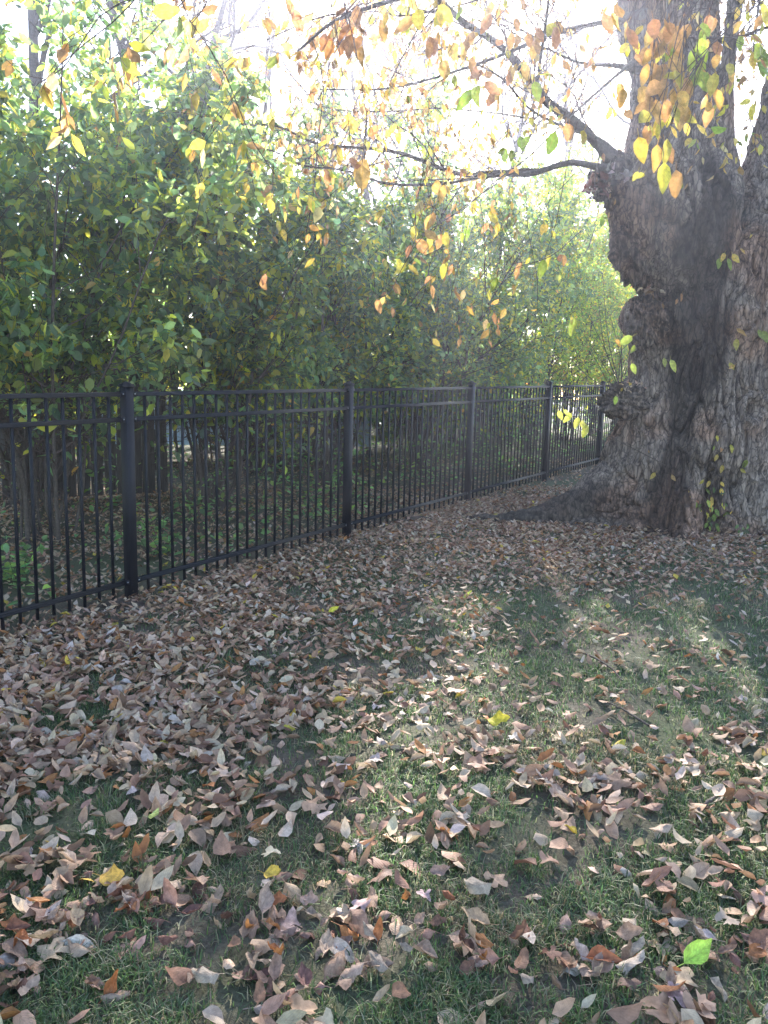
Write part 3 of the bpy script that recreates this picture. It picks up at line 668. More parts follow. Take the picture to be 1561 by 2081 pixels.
Pc = np.stack([XC[:, None] + ct*r, TY + st*r, ZZ], -1)
def bark_disp(P, swirl, ropes, amp=1.0):
    warp = np.stack([fbm(P*2.2 + 5, 2), fbm(P*2.2 + 31, 2), fbm(P*2.2 + 57, 2)], -1)
    q1 = P*np.array([1, 1, .11]) + warp*(.03 + .2*swirl[..., None])*np.array([1, 1, .3])
    n1 = perlin(q1*np.array([14, 14, 12.])); n2 = perlin(q1*np.array([30, 30, 24.]) + 9); n0 = perlin(q1*np.array([6, 6, 6.]) + 3)
    plate = np.clip(np.abs(n1)/.22, 0, 1)**.7; fine = np.clip(np.abs(n2)/.2, 0, 1)**.8
    cross = np.clip(np.abs(perlin(P*np.array([9, 9, 14.]) + warp*1.5))/.12, 0, 1)
    h = amp*(.056*plate + .018*fine*plate + .012*cross*plate - .058) + ropes*.05*(1 - 2*np.abs(n0)) + .02*n0
    h += .004*fbm(P*40, 2)
    return h, plate, fine, cross
sw = np.clip(bump(1345, 500, 1, .3, .35) + bump(1320, 640, .8, .15, .3) + bump(1535, 830, .9, .2, .2), 0, 1)
rp = np.clip(bump(1320, 690, .9, .12, .4) + bump(1310, 420, .8, .14, .14) + bump(1350, 590, .8, .1, .2), 0, 1)
dh, plate, fine, crs = bark_disp(Pc, sw, rp)
lump = .045*fbm(Pc*1.9, 3) + .045*(1 - 2*np.abs(perlin(Pc*np.array([3.2, 3.2, .8]) + .5*fbm(Pc*.8, 2)[..., None])))
r2 = r + dh*(1 + .2*flare.clip(0, 1)) + lump
Pc = np.stack([XC[:, None] + ct*r2, TY + st*r2, ZZ + .02*fbm(Pc*3, 2)], -1)
# the outer ends of the root flares sink into the ground
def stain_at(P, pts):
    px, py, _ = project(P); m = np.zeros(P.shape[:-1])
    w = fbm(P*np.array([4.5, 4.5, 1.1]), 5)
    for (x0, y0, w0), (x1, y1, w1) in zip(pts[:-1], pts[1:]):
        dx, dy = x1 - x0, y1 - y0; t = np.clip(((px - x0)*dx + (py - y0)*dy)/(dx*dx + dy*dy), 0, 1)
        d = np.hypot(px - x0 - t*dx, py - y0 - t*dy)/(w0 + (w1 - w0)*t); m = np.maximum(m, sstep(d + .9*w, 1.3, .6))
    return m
def bark_color(P, plate, stain):
    base = np.ones(P.shape)
    pk = sstep(fbm(P*1.6 + 77, 3), -.1, .5)[..., None]
    base = base*(1 - pk) + base*np.array([1.18, .95, .84])*pk
    gr = sstep(fbm(P*1.1 + 20, 3), .0, .6)[..., None]; base = base*(1 - gr*.5) + np.array([.95, 1.02, 1.05])*gr*.5
    base = base*(.3 + .88*plate[..., None])            # furrow shade put into the colour: darker between the plates
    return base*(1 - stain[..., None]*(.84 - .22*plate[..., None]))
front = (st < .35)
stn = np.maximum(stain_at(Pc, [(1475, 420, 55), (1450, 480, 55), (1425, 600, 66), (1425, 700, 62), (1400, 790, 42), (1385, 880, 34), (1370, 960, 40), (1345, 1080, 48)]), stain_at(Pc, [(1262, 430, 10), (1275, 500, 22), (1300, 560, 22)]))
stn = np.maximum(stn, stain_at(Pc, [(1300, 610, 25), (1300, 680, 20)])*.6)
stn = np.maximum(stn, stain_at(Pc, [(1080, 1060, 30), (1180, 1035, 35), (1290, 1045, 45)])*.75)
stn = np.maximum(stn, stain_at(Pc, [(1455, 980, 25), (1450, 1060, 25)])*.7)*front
colc = bark_color(Pc, plate*.7 + .3*fine, stn)
i = np.arange(nz-1)[:, None]*nth + np.arange(nth)[None]; j = np.arange(nz-1)[:, None]*nth + (np.arange(nth)[None] + 1) % nth
Fc = np.stack([i, j, j + nth, i + nth], -1).reshape(-1, 4)
V = Pc.reshape(-1, 3); top = V[-nth:].mean(0) + [0, 0, .05]
V = np.concatenate([V, [top]]); cap = np.array([[(nz-1)*nth + kk, (nz-1)*nth + (kk+1) % nth, len(V)-1] for kk in range(nth)])
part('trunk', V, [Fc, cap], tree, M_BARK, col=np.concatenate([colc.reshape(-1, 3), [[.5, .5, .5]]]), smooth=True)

def limb(name, pts, n, sides, mat=M_BARK, amp=.6, parent=tree, label=None, bark=True, stain=None):
    """pts: (px, py, Y, radius)"""
    A = spline([at(a, b, c) for a, b, c, _ in pts], n); rr = spline([[x[3], 0, 0] for x in pts], n)[:, 0]
    return limb_w(name, A, rr, sides, mat, amp, parent, label, bark, stain)
def limb_w(name, A, rr, sides, mat=M_BARK, amp=.6, parent=tree, label=None, bark=True, stain=None):
    V, F = tubes(A[None], rr[None], sides); col = None
    n = len(A)
    if bark:
        Vg = V.reshape(n, sides, 3); c = A[:, None]; d = Vg - c; L0 = np.linalg.norm(d, axis=-1, keepdims=True); dn = d/(L0 + 1e-9)
        h, pl, fi, _ = bark_disp(Vg, np.zeros(Vg.shape[:-1]), np.zeros(Vg.shape[:-1]), amp)
        Vg = c + dn*(L0 + h[..., None] + .035*amp*fbm(Vg*2, 2)[..., None]); V = Vg.reshape(-1, 3)
        stn = stain_at(Vg, stain) if stain else np.zeros(Vg.shape[:-1])
        col = bark_color(Vg, pl*.7 + .3*fi, stn).reshape(-1, 3)
    part(name, V, F, parent, mat, col=col, smooth=True, label=label); return A, rr
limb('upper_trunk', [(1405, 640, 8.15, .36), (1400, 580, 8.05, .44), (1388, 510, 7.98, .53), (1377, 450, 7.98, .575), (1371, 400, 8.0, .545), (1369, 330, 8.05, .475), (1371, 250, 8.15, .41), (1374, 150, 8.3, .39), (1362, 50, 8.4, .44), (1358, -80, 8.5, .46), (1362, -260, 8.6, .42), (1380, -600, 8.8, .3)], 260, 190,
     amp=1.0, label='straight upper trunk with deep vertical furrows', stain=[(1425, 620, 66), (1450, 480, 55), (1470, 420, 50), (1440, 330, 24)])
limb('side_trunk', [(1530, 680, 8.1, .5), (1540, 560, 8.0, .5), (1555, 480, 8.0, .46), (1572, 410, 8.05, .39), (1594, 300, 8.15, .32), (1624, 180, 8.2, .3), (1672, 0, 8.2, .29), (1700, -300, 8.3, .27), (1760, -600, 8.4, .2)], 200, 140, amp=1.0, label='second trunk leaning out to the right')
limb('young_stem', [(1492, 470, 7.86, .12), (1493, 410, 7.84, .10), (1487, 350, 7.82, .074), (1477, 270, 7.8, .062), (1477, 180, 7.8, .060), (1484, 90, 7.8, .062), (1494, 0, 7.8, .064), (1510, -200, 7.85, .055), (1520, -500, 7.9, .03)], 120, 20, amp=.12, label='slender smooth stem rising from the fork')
# long root running out over the lawn, and small ones
def root_at(pts, label=None):
    A = spline([gnd(a, b) + [0, 0, dz] for a, b, dz, _ in pts], 60); rr = spline([[x[3], 0, 0] for x in pts], 60)[:, 0]; limb_w('root', A, rr, 24, M_BARK, .35, label=label, stain=[(880, 1066, 60), (1250, 1040, 60)])
def root_dir(deg, rows, label=None):
    t = math.radians(deg); A = []
    for d_, z_, bend, _ in rows:
        x, y = tb[0] + d_*math.cos(t) - bend*math.sin(t), tb[1] + d_*math.sin(t) + bend*math.cos(t); A.append([x, y, float(gz(x, y)) + z_])
    A = spline(A, 70); rr = spline([[q[3], 0, 0] for q in rows], 70)[:, 0]; limb_w('root', A, rr, 40, M_BARK, .45, label=label, stain=[(880, 1066, 70), (1120, 1040, 60), (1230, 1030, 55)])
tb = np.array([XC[5], TY])
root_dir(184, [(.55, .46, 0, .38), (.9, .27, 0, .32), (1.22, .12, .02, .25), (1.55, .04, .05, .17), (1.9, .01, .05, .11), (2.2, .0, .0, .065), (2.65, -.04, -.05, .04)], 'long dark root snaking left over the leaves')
# burls
def burl(px, py, Y, rad, seed, label, sq=(1, 1, 1)):
    c = at(px, py, Y); n = 60; m = 80; ph = np.linspace(0, np.pi, n); t = np.linspace(0, 2*np.pi, m, endpoint=False); PH, T = np.meshgrid(ph, t, indexing='ij')
    D = np.stack([np.sin(PH)*np.cos(T), np.sin(PH)*np.sin(T), np.cos(PH)], -1)
    rr = rad*(1 + .38*fbm(D*1.8 + seed, 3) + .16*(1 - 2*np.abs(perlin(D*5 + seed))) + .05*fbm(D*14, 2))
    P = c + D*rr[..., None]*np.array(sq)
    i = np.arange(n-1)[:, None]*m + np.arange(m)[None]; j = np.arange(n-1)[:, None]*m + (np.arange(m)[None] + 1) % m
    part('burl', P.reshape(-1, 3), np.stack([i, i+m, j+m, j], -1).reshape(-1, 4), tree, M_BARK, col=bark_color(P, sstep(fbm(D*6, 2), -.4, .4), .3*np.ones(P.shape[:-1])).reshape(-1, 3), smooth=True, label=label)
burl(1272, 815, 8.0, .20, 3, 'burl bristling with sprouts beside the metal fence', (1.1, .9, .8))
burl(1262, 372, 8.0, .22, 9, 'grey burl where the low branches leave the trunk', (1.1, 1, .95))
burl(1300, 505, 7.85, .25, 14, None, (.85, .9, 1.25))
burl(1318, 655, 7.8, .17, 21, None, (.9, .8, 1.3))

# branches that show against the sky
main = [
 [(1262, 345, 8.0, .1), (1225, 300, 7.9, .075), (1165, 250, 7.7, .066), (1120, 215, 7.5, .062), (1098, 180, 7.3, .052), (1062, 140, 7.0, .045), (1010, 95, 6.6, .04), (950, 45, 6.0, .034), (890, 0, 5.5, .03), (790, -80, 5.0, .02)],
 [(1262, 330, 8.0, .075), (1232, 290, 7.9, .038), (1190, 270, 7.7, .03), (1140, 262, 7.5, .022), (1080, 215, 7.2, .016), (1010, 160, 6.9, .014), (920, 100, 6.4, .012)],
 [(1260, 345, 8.0, .09), (1228, 338, 7.8, .055), (1150, 335, 7.6, .042), (1080, 350, 7.5, .036), (1010, 352, 7.4, .033), (930, 350, 7.2, .028), (830, 320, 7.0, .024), (750, 298, 6.9, .02), (650, 290, 6.8, .017), (560, 262, 6.7, .013), (470, 240, 6.6, .01), (370, 165, 6.5, .006)],
 [(1080, 352, 7.5, .028), (1000, 362, 7.3, .022), (900, 368, 7.1, .019), (790, 370, 6.9, .016), (700, 352, 6.8, .013), (620, 330, 6.7, .011), (540, 310, 6.6, .009), (420, 290, 6.5, .005)],
 [(1098, 185, 7.3, .03), (1104, 120, 7.2, .023), (1112, 50, 7.1, .02), (1116, -20, 7.0, .018), (1120, -200, 6.9, .01)],
 [(1320, 145, 8.0, .05), (1250, 136, 7.8, .026), (1180, 125, 7.6, .018), (1120, 105, 7.3, .013), (1050, 70, 7.0, .010), (980, 20, 6.7, .007)],
 [(1330, 100, 8.0, .05), (1260, 150, 7.6, .018), (1160, 235, 7.0, .012), (1080, 315, 6.4, .009), (1010, 372, 5.9, .007), (940, 420, 5.4, .005), (880, 455, 5.0, .004)],
 [(1330, 20, 8.2, .07), (1240, 40, 7.8, .03), (1130, 75, 7.2, .026), (1020, 110, 6.6, .02), (900, 150, 6.0, .014), (780, 175, 5.6, .010), (650, 180, 5.2, .006)],
 [(1090, 240, 7.3, .014), (1000, 235, 7.2, .01), (900, 215, 7.0, .009), (800, 225, 6.9, .008), (700, 230, 6.8, .006), (620, 200, 6.7, .004)],
 [(1330, -60, 8.2, .08), (1200, -50, 7.2, .04), (1030, -30, 6.0, .03), (860, -10, 5.0, .022), (700, 40, 4.3, .014), (600, 100, 4.0, .007)],
 [(1300, -160, 8.0, .08), (1150, -180, 6.4, .04), (900, -220, 5.0, .03), (650, -200, 4.0, .02), (420, -120, 3.4, .012), (310, 0, 3.1, .004)],
 [(1420, -120, 8.2, .07), (1400, -150, 7.0, .035), (1370, -100, 5.6, .02), (1365, 0, 4.9, .012), (1360, 120, 4.6, .006)],
 [(1440, 90, 8.0, .05), (1500, 70, 7.6, .018), (1570, 60, 7.2, .013), (1660, 30, 6.8, .006)],
 [(1460, -100, 8.2, .06), (1540, -60, 7.0, .02), (1545, 40, 6.4, .009), (1535, 120, 6.2, .004)],
 [(1330, -300, 8.4, .1), (1000, -700, 6, .06), (600, -1200, 4.4, .04), (200, -2000, 3.2, .02)],
 [(1400, -300, 8.4, .1), (1500, -700, 6, .06), (1700, -1300, 4.2, .04), (1900, -2200, 3.0, .02)],
]
AX, AR = [], []
for b in main:
    b = [(x + 7*math.sin(x*.031 + y*.01), y + 6*math.sin(x*.043), d, r_*(.66 if x < 1240 else .85)) for x, y, d, r_ in b]
    A, rr = limb('branch', b, 40, 10, M_LIMB, bark=False); AX.append(A); AR.append(rr)
AX, AR = np.array(AX), np.array(AR)
T1, RT1 = children(AX[:14], np.minimum(AR[:14], .02), 13, .22, .98, 1.0, .9, .12, n=8, r=.45, wig=.06, rmin=.0022)
T2, RT2 = children(T1, RT1, 5, .15, 1, .45, .9, .15, n=6, r=.55, wig=.07, rmin=.0013)
TO, RTO = children(AX[14:], np.minimum(AR[14:], .03), 22, .1, 1, 1.5, .9, .05, n=7, r=.5, wig=.06, rmin=.003)
vs, fs, off = [], [], 0
for PP, QQ, sd_ in ((T1, RT1, 5), (T2, RT2, 3), (TO, RTO, 4)):
    v, f = tubes(PP, QQ, sd_); vs.append(v); fs.append(f + off); off += len(v)
part('twigs', np.concatenate(vs), np.concatenate(fs), tree, M_TWIG, kind='stuff')
def hang(N, down=1.0):
    ax = nrm(rnd(N, 3)*.45 + [0, 0, -down]); nr = nrm(rnd(N, 3)*np.array([1, 1, .3])); return ax, nr
pos, T = points_on(T2, 5, .2, 1); px, py, d = project(pos)
kp = rng.random(len(pos)) < np.where((px > 950) & (py < 200), .45, .8)*sstep(fbm(pos*1.5, 2), -.55, .15); pos = pos[kp]
pos2, _ = points_on(TO, 30, .2, 1); pos = np.concatenate([pos, pos2]); N = len(pos); ax, nr = hang(N)
px, py, d = project(pos); keep = ~((d < 2.6) & (py > -150) & (d > 0)); pos, ax, nr = pos[keep], ax[keep], nr[keep]; N = len(pos)
V, F, c, uv = leaf_arrays(pos, ax, nr, rng.uniform(.05, .095, N), palette(N, *GOLD), LO_HANG)
part('foliage', V, F, tree, M_TREELEAF, col=c, uv=uv, kind='stuff')

# (single leaves)
# the large leaves nearest to the camera, leaf by leaf
Y_ = ([(.58, .48, .10), (.56, .42, .10)], [1, 1]); G_ = ([(.28, .36, .07), (.2, .3, .06)], [1, 1]); O_ = ([(.5, .32, .12), (.55, .4, .2), (.4, .22, .11), (.52, .38, .1)], [2, 1, 2.5, 2])
D_ = ([(.2, .1, .05), (.28, .13, .06), (.36, .2, .08)], [2, 2, 1]); P_ = ([(.5, .52, .12), (.6, .56, .14)], [1, 1])
clus = [ # px, py, leaf px, count, spread, palette
 (310, 25, 60, 1, 0, Y_), (398, 32, 52, 1, 0, Y_), (424, 40, 52, 1, 0, Y_), (300, 100, 26, 2, 8, O_), (375, 35, 26, 1, 0, G_), (540, 38, 54, 2, 10, O_), (585, 25, 46, 3, 18, O_), (497, 40, 26, 2, 10, O_), (350, 5, 30, 2, 10, D_),
 (690, 25, 46, 12, 48, D_), (700, 70, 36, 8, 32, D_), (630, 85, 30, 3, 14, D_), (655, 50, 30, 5, 20, D_), (760, 75, 26, 2, 8, O_), (800, 105, 30, 4, 18, O_), (850, 22, 56, 2, 14, O_), (700, 120, 26, 5, 22, O_), (740, 150, 26, 3, 16, O_), (640, 120, 24, 4, 20, D_), (825, 5, 30, 2, 6, G_),
 (878, 75, 44, 3, 14, O_), (912, 100, 50, 3, 20, O_), (905, 10, 46, 3, 14, Y_), (968, 175, 54, 2, 10, G_), (985, 150, 50, 2, 12, O_), (940, 60, 42, 4, 25, O_), (1000, 20, 44, 3, 20, O_), (1060, 30, 40, 4, 26, O_), (1090, 50, 46, 2, 12, O_), (1138, 48, 54, 3, 12, O_), (1095, 85, 42, 2, 8, O_), (1087, 165, 46, 1, 0, G_), (1030, 75, 40, 3, 18, O_),
 (960, 130, 40, 3, 20, O_), (1050, 150, 36, 3, 16, O_), (1240, 20, 50, 3, 18, O_), (1280, 60, 44, 2, 10, O_), (1130, 268, 56, 1, 0, G_), (1157, 255, 44, 2, 7, O_), (1187, 265, 50, 1, 0, Y_), (1060, 280, 40, 2, 12, G_), (1030, 300, 36, 3, 18, G_), (1010, 180, 40, 2, 10, O_),
 (715, 320, 62, 1, 0, O_), (735, 325, 58, 2, 8, O_), (700, 232, 30, 2, 6, Y_), (760, 268, 34, 2, 10, O_), (808, 262, 36, 2, 6, Y_), (895, 370, 44, 2, 8, O_), (868, 395, 30, 2, 10, O_), (945, 465, 24, 2, 5, G_), (990, 432, 30, 2, 10, Y_), (950, 440, 26, 2, 8, G_),
 (862, 455, 40, 2, 10, O_), (880, 440, 40, 3, 16, O_), (905, 470, 38, 2, 8, O_), (838, 490, 36, 3, 9, O_), (822, 532, 38, 3, 12, Y_), (800, 575, 36, 2, 8, O_), (765, 608, 36, 1, 0, O_), (782, 603, 38, 1, 0, O_), (902, 536, 38, 1, 0, Y_), (842, 525, 24, 1, 0, G_),
 (565, 448, 28, 1, 0, Y_), (556, 480, 24, 1, 0, O_), (575, 465, 26, 1, 0, Y_), (413, 372, 36, 1, 0, Y_), (460, 392, 24, 2, 7, Y_), (500, 378, 32, 2, 5, Y_), (550, 400, 40, 2, 8, Y_), (545, 385, 30, 2, 8, O_),
 (1010, 563, 42, 1, 0, G_), (1058, 540, 26, 2, 8, O_), (1076, 522, 20, 1, 0, Y_), (1106, 527, 46, 1, 0, G_), (1118, 518, 28, 1, 0, Y_), (1142, 516, 26, 2, 6, O_), (1105, 455, 30, 1, 0, Y_), (1122, 460, 28, 2, 6, Y_), (1225, 440, 30, 2, 10, G_),
 (1340, 55, 50, 7, 26, O_), (1375, 60, 44, 6, 24, O_), (1405, 95, 42, 6, 24, G_), (1350, 115, 46, 9, 34, O_), (1320, 120, 40, 4, 20, O_), (1395, 150, 46, 9, 34, O_), (1345, 165, 48, 9, 30, O_), (1320, 200, 40, 5, 22, O_), (1380, 205, 48, 8, 28, O_), (1440, 195, 44, 5, 20, O_), (1270, 175, 44, 2, 9, O_), (1245, 218, 30, 2, 5, Y_), (1270, 225, 36, 1, 0, O_),
 (1345, 235, 36, 5, 22, Y_), (1325, 255, 34, 4, 14, O_), (1298, 278, 52, 1, 0, Y_), (1345, 280, 50, 3, 16, O_), (1350, 330, 58, 1, 0, Y_), (1374, 345, 56, 1, 0, O_), (1384, 370, 38, 1, 0, G_), (1300, 350, 30, 2, 6, Y_), (1395, 250, 26, 1, 0, Y_), (1417, 252, 30, 1, 0, Y_), (1446, 262, 36, 1, 0, G_), (1404, 280, 28, 1, 0, Y_),
 (1435, 60, 44, 3, 14, G_), (1450, 30, 36, 2, 10, O_), (1420, 130, 44, 3, 12, G_), (1275, 80, 36, 3, 14, Y_), (1505, 70, 34, 2, 8, G_), (1530, 72, 36, 1, 0, O_), (1548, 95, 46, 2, 8, G_), (1545, 130, 36, 3, 10, G_), (1528, 205, 30, 2, 8, Y_), (1495, 285, 26, 1, 0, G_), (1490, 140, 32, 3, 14, O_), (1500, 160, 24, 2, 8, G_), (1460, 100, 36, 3, 12, O_), (1548, 20, 40, 2, 12, O_), (1515, 20, 34, 2, 10, Y_),
]
tw = []; nlv = 0
for (cx, cy_, sz, cnt, spd, pal) in clus:
    if cx < 1230: sz *= .88
    Y0 = min(.108*1610/sz*.92, 7.0)
    if 1290 < cx < 1475: Y0 = min(Y0, 5.2)
    P = np.array([at(cx + rng.normal()*spd*.75, cy_ + rng.normal()*spd*.75, Y0*(1 + .05*rng.normal())) for _ in range(cnt)])
    ax, nr = hang(cnt, 1.3); nr = nrm(nr*.6 + np.array([0, -1, 0]))
    L_ = sz*Y0/1610*rng.uniform(.88, 1.08, cnt)
    leaf_objects('leaf', tree, P, ax, nr, L_, pal, HI_HANG, M_TREELEAF_ONE, nvar=8); nlv += cnt
    up = P.mean(0); q1 = up + np.array([.05*rng.normal(), .03*rng.normal(), .16]); q2 = q1 + np.array([.22*rng.normal() + .12, .25*rng.random(), .45]); 
    for p in P: tw.append(np.array([p, p*.6 + q1*.4, q1*.8 + p*.2, q1, q1*.5 + q2*.5 + [0, 0, .03], q2]))
tw = np.array(tw); V, F = tubes(tw, np.linspace(.0013, .0022, 6)[None].repeat(len(tw), 0), 3); part('twigs', V, F, tree, M_TWIG, kind='stuff')
# hanging twig chain in the centre
for b in [[(1010, 372, 5.9, .005), (930, 430, 5.0, .003), (860, 480, 4.4, .0026), (820, 540, 4.3, .002), (795, 590, 4.4, .0018), (768, 610, 4.4, .0015)], [(905, 500, 4.4, .002), (860, 520, 4.4, .0018), (872, 500, 4.4, .0014)],
          [(880, 490, 4.4, .002), (893, 520, 4.3, .0016), (902, 538, 4.25, .0013)], [(1180, 470, 6, .004), (1120, 520, 5.2, .003), (1060, 540, 5.6, .002), (1005, 565, 4.4, .0015)]]:
    limb('branch', b, 16, 4, M_TWIG, bark=False)

# dead leaves caught on the burls
def litter_on(parent, px, py, Y, n, spd, size, pal=BROWN):
    P = np.array([at(px + rng.normal()*spd, py + rng.normal()*spd*.5, Y + .06*rng.normal()) for _ in range(n)])
    ax = nrm(rnd(n, 3)); nr = nrm(rnd(n, 3)); leaf_objects('dead_leaf', parent, P, ax, nr, size*rng.uniform(.7, 1.2, n), pal, HI_FALL, M_FALLEN_ONE, nvar=10)
litter_on(tree, 1215, 375, 7.75, 22, 16, .11, ([(.16, .08, .06), (.25, .14, .1), (.4, .34, .3)], [3, 2, 1]))
litter_on(tree, 1250, 350, 7.7, 12, 18, .10, ([(.45, .4, .38), (.25, .2, .17)], [2, 1]))
litter_on(tree, 1285, 785, 7.75, 12, 14, .06)
litter_on(tree, 1320, 590, 7.7, 8, 12, .08)

# sprouts from the burl, and the vine on the trunk foot
spr = []
for (x1, y1) in [(1195, 640), (1180, 670), (1150, 720), (1215, 600), (1240, 640), (1262, 660), (1285, 690), (1225, 560), (1200, 710), (1275, 600), (1170, 760), (1250, 720)]:
    spr.append(spline([at(1262 + rng.normal()*8, 805 + rng.normal()*8, 7.9), at((1262+x1)/2 + 8*rng.normal(), (805+y1)/2 + 10, 7.75), at(x1, y1, 7.55)], 10))
spr = np.array(spr); V, F = tubes(spr, np.linspace(.005, .0016, 10)[None].repeat(len(spr), 0), 4); part('sprout', V, F, tree, M_STEM)
A, _ = limb('sprout', [(1352, 945, 7.5, .005), (1300, 918, 7.3, .004), (1245, 890, 7.1, .003), (1195, 862, 7.0, .0022), (1145, 840, 6.95, .0016)], 14, 5, M_STEM, bark=False)
vine = empty('climbing_vine', gnd(1450, 1095), label='thin vine with small yellow and green leaves climbing the foot of the old tree', category='vine')
def tleaf(px, py, sz, pal, Y=None, par=tree):
    if Y is None: Y = surf_pt(px, min(py, 1075))[2][1] - .12
    P = at(px, py - sz*.4, Y); ax = nrm(np.array([rng.normal()*.5, 0, -1.])); nr = nrm(np.array([.3*rng.normal(), -1, .2*rng.normal() + .2]))
    leaf_objects('leaf', par, P[None], ax[None], nr[None], np.array([sz*Y/1610]), pal, HI_HANG, M_TREELEAF_ONE, nvar=8); return P
for px, py, sz, pal in [(1135, 843, 22, P_), (1146, 842, 24, P_), (1161, 850, 25, P_), (1176, 858, 26, P_), (1184, 862, 22, P_), (1191, 874, 30, P_)]: tleaf(px, py, sz, pal, 6.95)
for px, py, sz, pal in [(1170, 662, 38, G_), (1161, 650, 18, O_), (1285, 697, 34, G_), (1290, 712, 26, G_), (1252, 697, 20, O_), (1284, 748, 24, G_), (1252, 812, 18, G_), (1350, 735, 20, P_), (1363, 742, 28, P_)]: tleaf(px, py, sz, pal, 7.35)
for px, py, sz, pal in [(1462, 535, 26, G_), (1473, 522, 20, Y_), (1479, 535, 26, G_), (1489, 525, 22, Y_), (1504, 512, 18, O_), (1526, 483, 16, Y_), (1386, 604, 20, O_), (1377, 613, 14, O_), (1347, 625, 20, O_), (1299, 576, 16, Y_), (1497, 678, 26, O_), (1497, 698, 24, O_), (1482, 744, 18, O_), (1493, 750, 20, O_), (1551, 682, 26, G_), (1541, 678, 20, G_)]: tleaf(px, py, sz, pal)
vt = []
for b in [[(1425, 1080), (1440, 1010), (1455, 950), (1462, 890)], [(1450, 1085), (1470, 1020), (1485, 960), (1486, 905)], [(1440, 1085), (1450, 1040), (1420, 1000), (1402, 985)], [(1480, 1080), (1500, 1000), (1515, 930)], [(1345, 1010), (1330, 960), (1318, 920)], [(1405, 1085), (1380, 1000), (1385, 950)]]:
    pts = []
    for x, y in b: p = surf_pt(x, min(y, 1078))[2].copy(); q_ = at(x, y, p[1] - .10); pts.append(q_)
    vt.append(spline(pts, 14))
vt = np.array(vt); V, F = tubes(vt, np.full(vt.shape[:2], .003), 4); part('stem', V, F, vine, M_STEM)
for px, py, sz, pal in [(1457, 890, 14, Y_), (1452, 910, 10, G_), (1468, 913, 14, O_), (1485, 912, 22, Y_), (1459, 930, 16, Y_), (1469, 952, 18, Y_), (1318, 920, 12, O_), (1332, 968, 18, Y_), (1365, 971, 16, O_), (1402, 1002, 18, Y_), (1413, 1014, 18, O_), (1518, 942, 20, G_), (1505, 958, 14, O_), (1528, 985, 14, Y_), (1443, 983, 16, Y_), (1465, 984, 12, Y_)]: tleaf(px, py, sz, pal, par=vine)
for _ in range(44): tleaf(1448 + rng.normal()*17, 1040 + rng.normal()*28, rng.uniform(11, 19), random.choice([G_, Y_, G_, LUSH]), par=vine)
sp = empty('seedling', gnd(1512, 1098), label='tiny bright green seedling at the right foot of the old tree', category='plant')
for _ in range(14):
    tleaf(1512 + rng.normal()*7, 1082 + rng.normal()*9, rng.uniform(9, 14), LUSH, Y=7.35, par=sp)

# ------------------------------------------------------------ trees beyond the hedge
def far_tree(x, y, h, r0, label, pal, nleaf, lean=(0, 0), nb=9, leaf=.09, name='far_tree'):
    z = float(gz(x, y)); root = empty(name, (x, y, z), label=label, category='tree', group='trees beyond the hedge')
    n = 20; s = np.linspace(0, 1, n); A = np.stack([x + lean[0]*s + .25*np.sin(s*5 + x), y + lean[1]*s + .2*np.sin(s*4 + y), z - .1 + h*s], -1); rr = r0*(1 - .85*s) + .01
    V, F = tubes(A[None], rr[None], 12); part('trunk', V, F, root, M_LIMB, smooth=True)
    B, RB = children(A[None], rr[None], nb, .22, .95, h*.42, 1.1, 0, n=12, r=.55, wig=.07, up=.35, rmin=.01)
    for i in range(nb): v, f = tubes(B[i:i+1], RB[i:i+1], 8); part('branch', v, f, root, M_LIMB, smooth=True)
    B2, R2 = children(B, RB, 6, .2, 1, h*.16, .9, 0, n=8, r=.55, wig=.08, up=.2, rmin=.006)
    B3, R3 = children(B2, R2, 4, .2, 1, h*.08, .9, 0, n=6, r=.6, wig=.08, up=.15, rmin=.004)
    B4, R4 = children(B3, R3, 4, .2, 1, h*.05, .9, 0, n=3, r=.6, wig=.08, up=.1, rmin=.003)
    vs, fs, off = [], [], 0
    for PP, QQ, sd_ in ((B2, R2, 5), (B3, R3, 4), (B4, R4, 3)):
        v, f = tubes(PP, QQ, sd_); vs.append(v); fs.append(f + off); off += len(v)
    part('twigs', np.concatenate(vs), np.concatenate(fs), root, M_TWIG, kind='stuff')
    pos, T = points_on(B4, nleaf, .3, 1)
    kp = rng.random(len(pos)) < sstep(fbm(pos*.6, 2), -.4, .3); pos = pos[kp]; N = len(pos)
    ax, nr = hang(N, .6)
    V, F, c, uv = leaf_arrays(pos, ax, nr, leaf*rng.uniform(.7, 1.3, N), palette(N, *pal), MIC)
    part('crown', V, F, root, M_TREELEAF, col=c, uv=uv, kind='stuff')
    return root
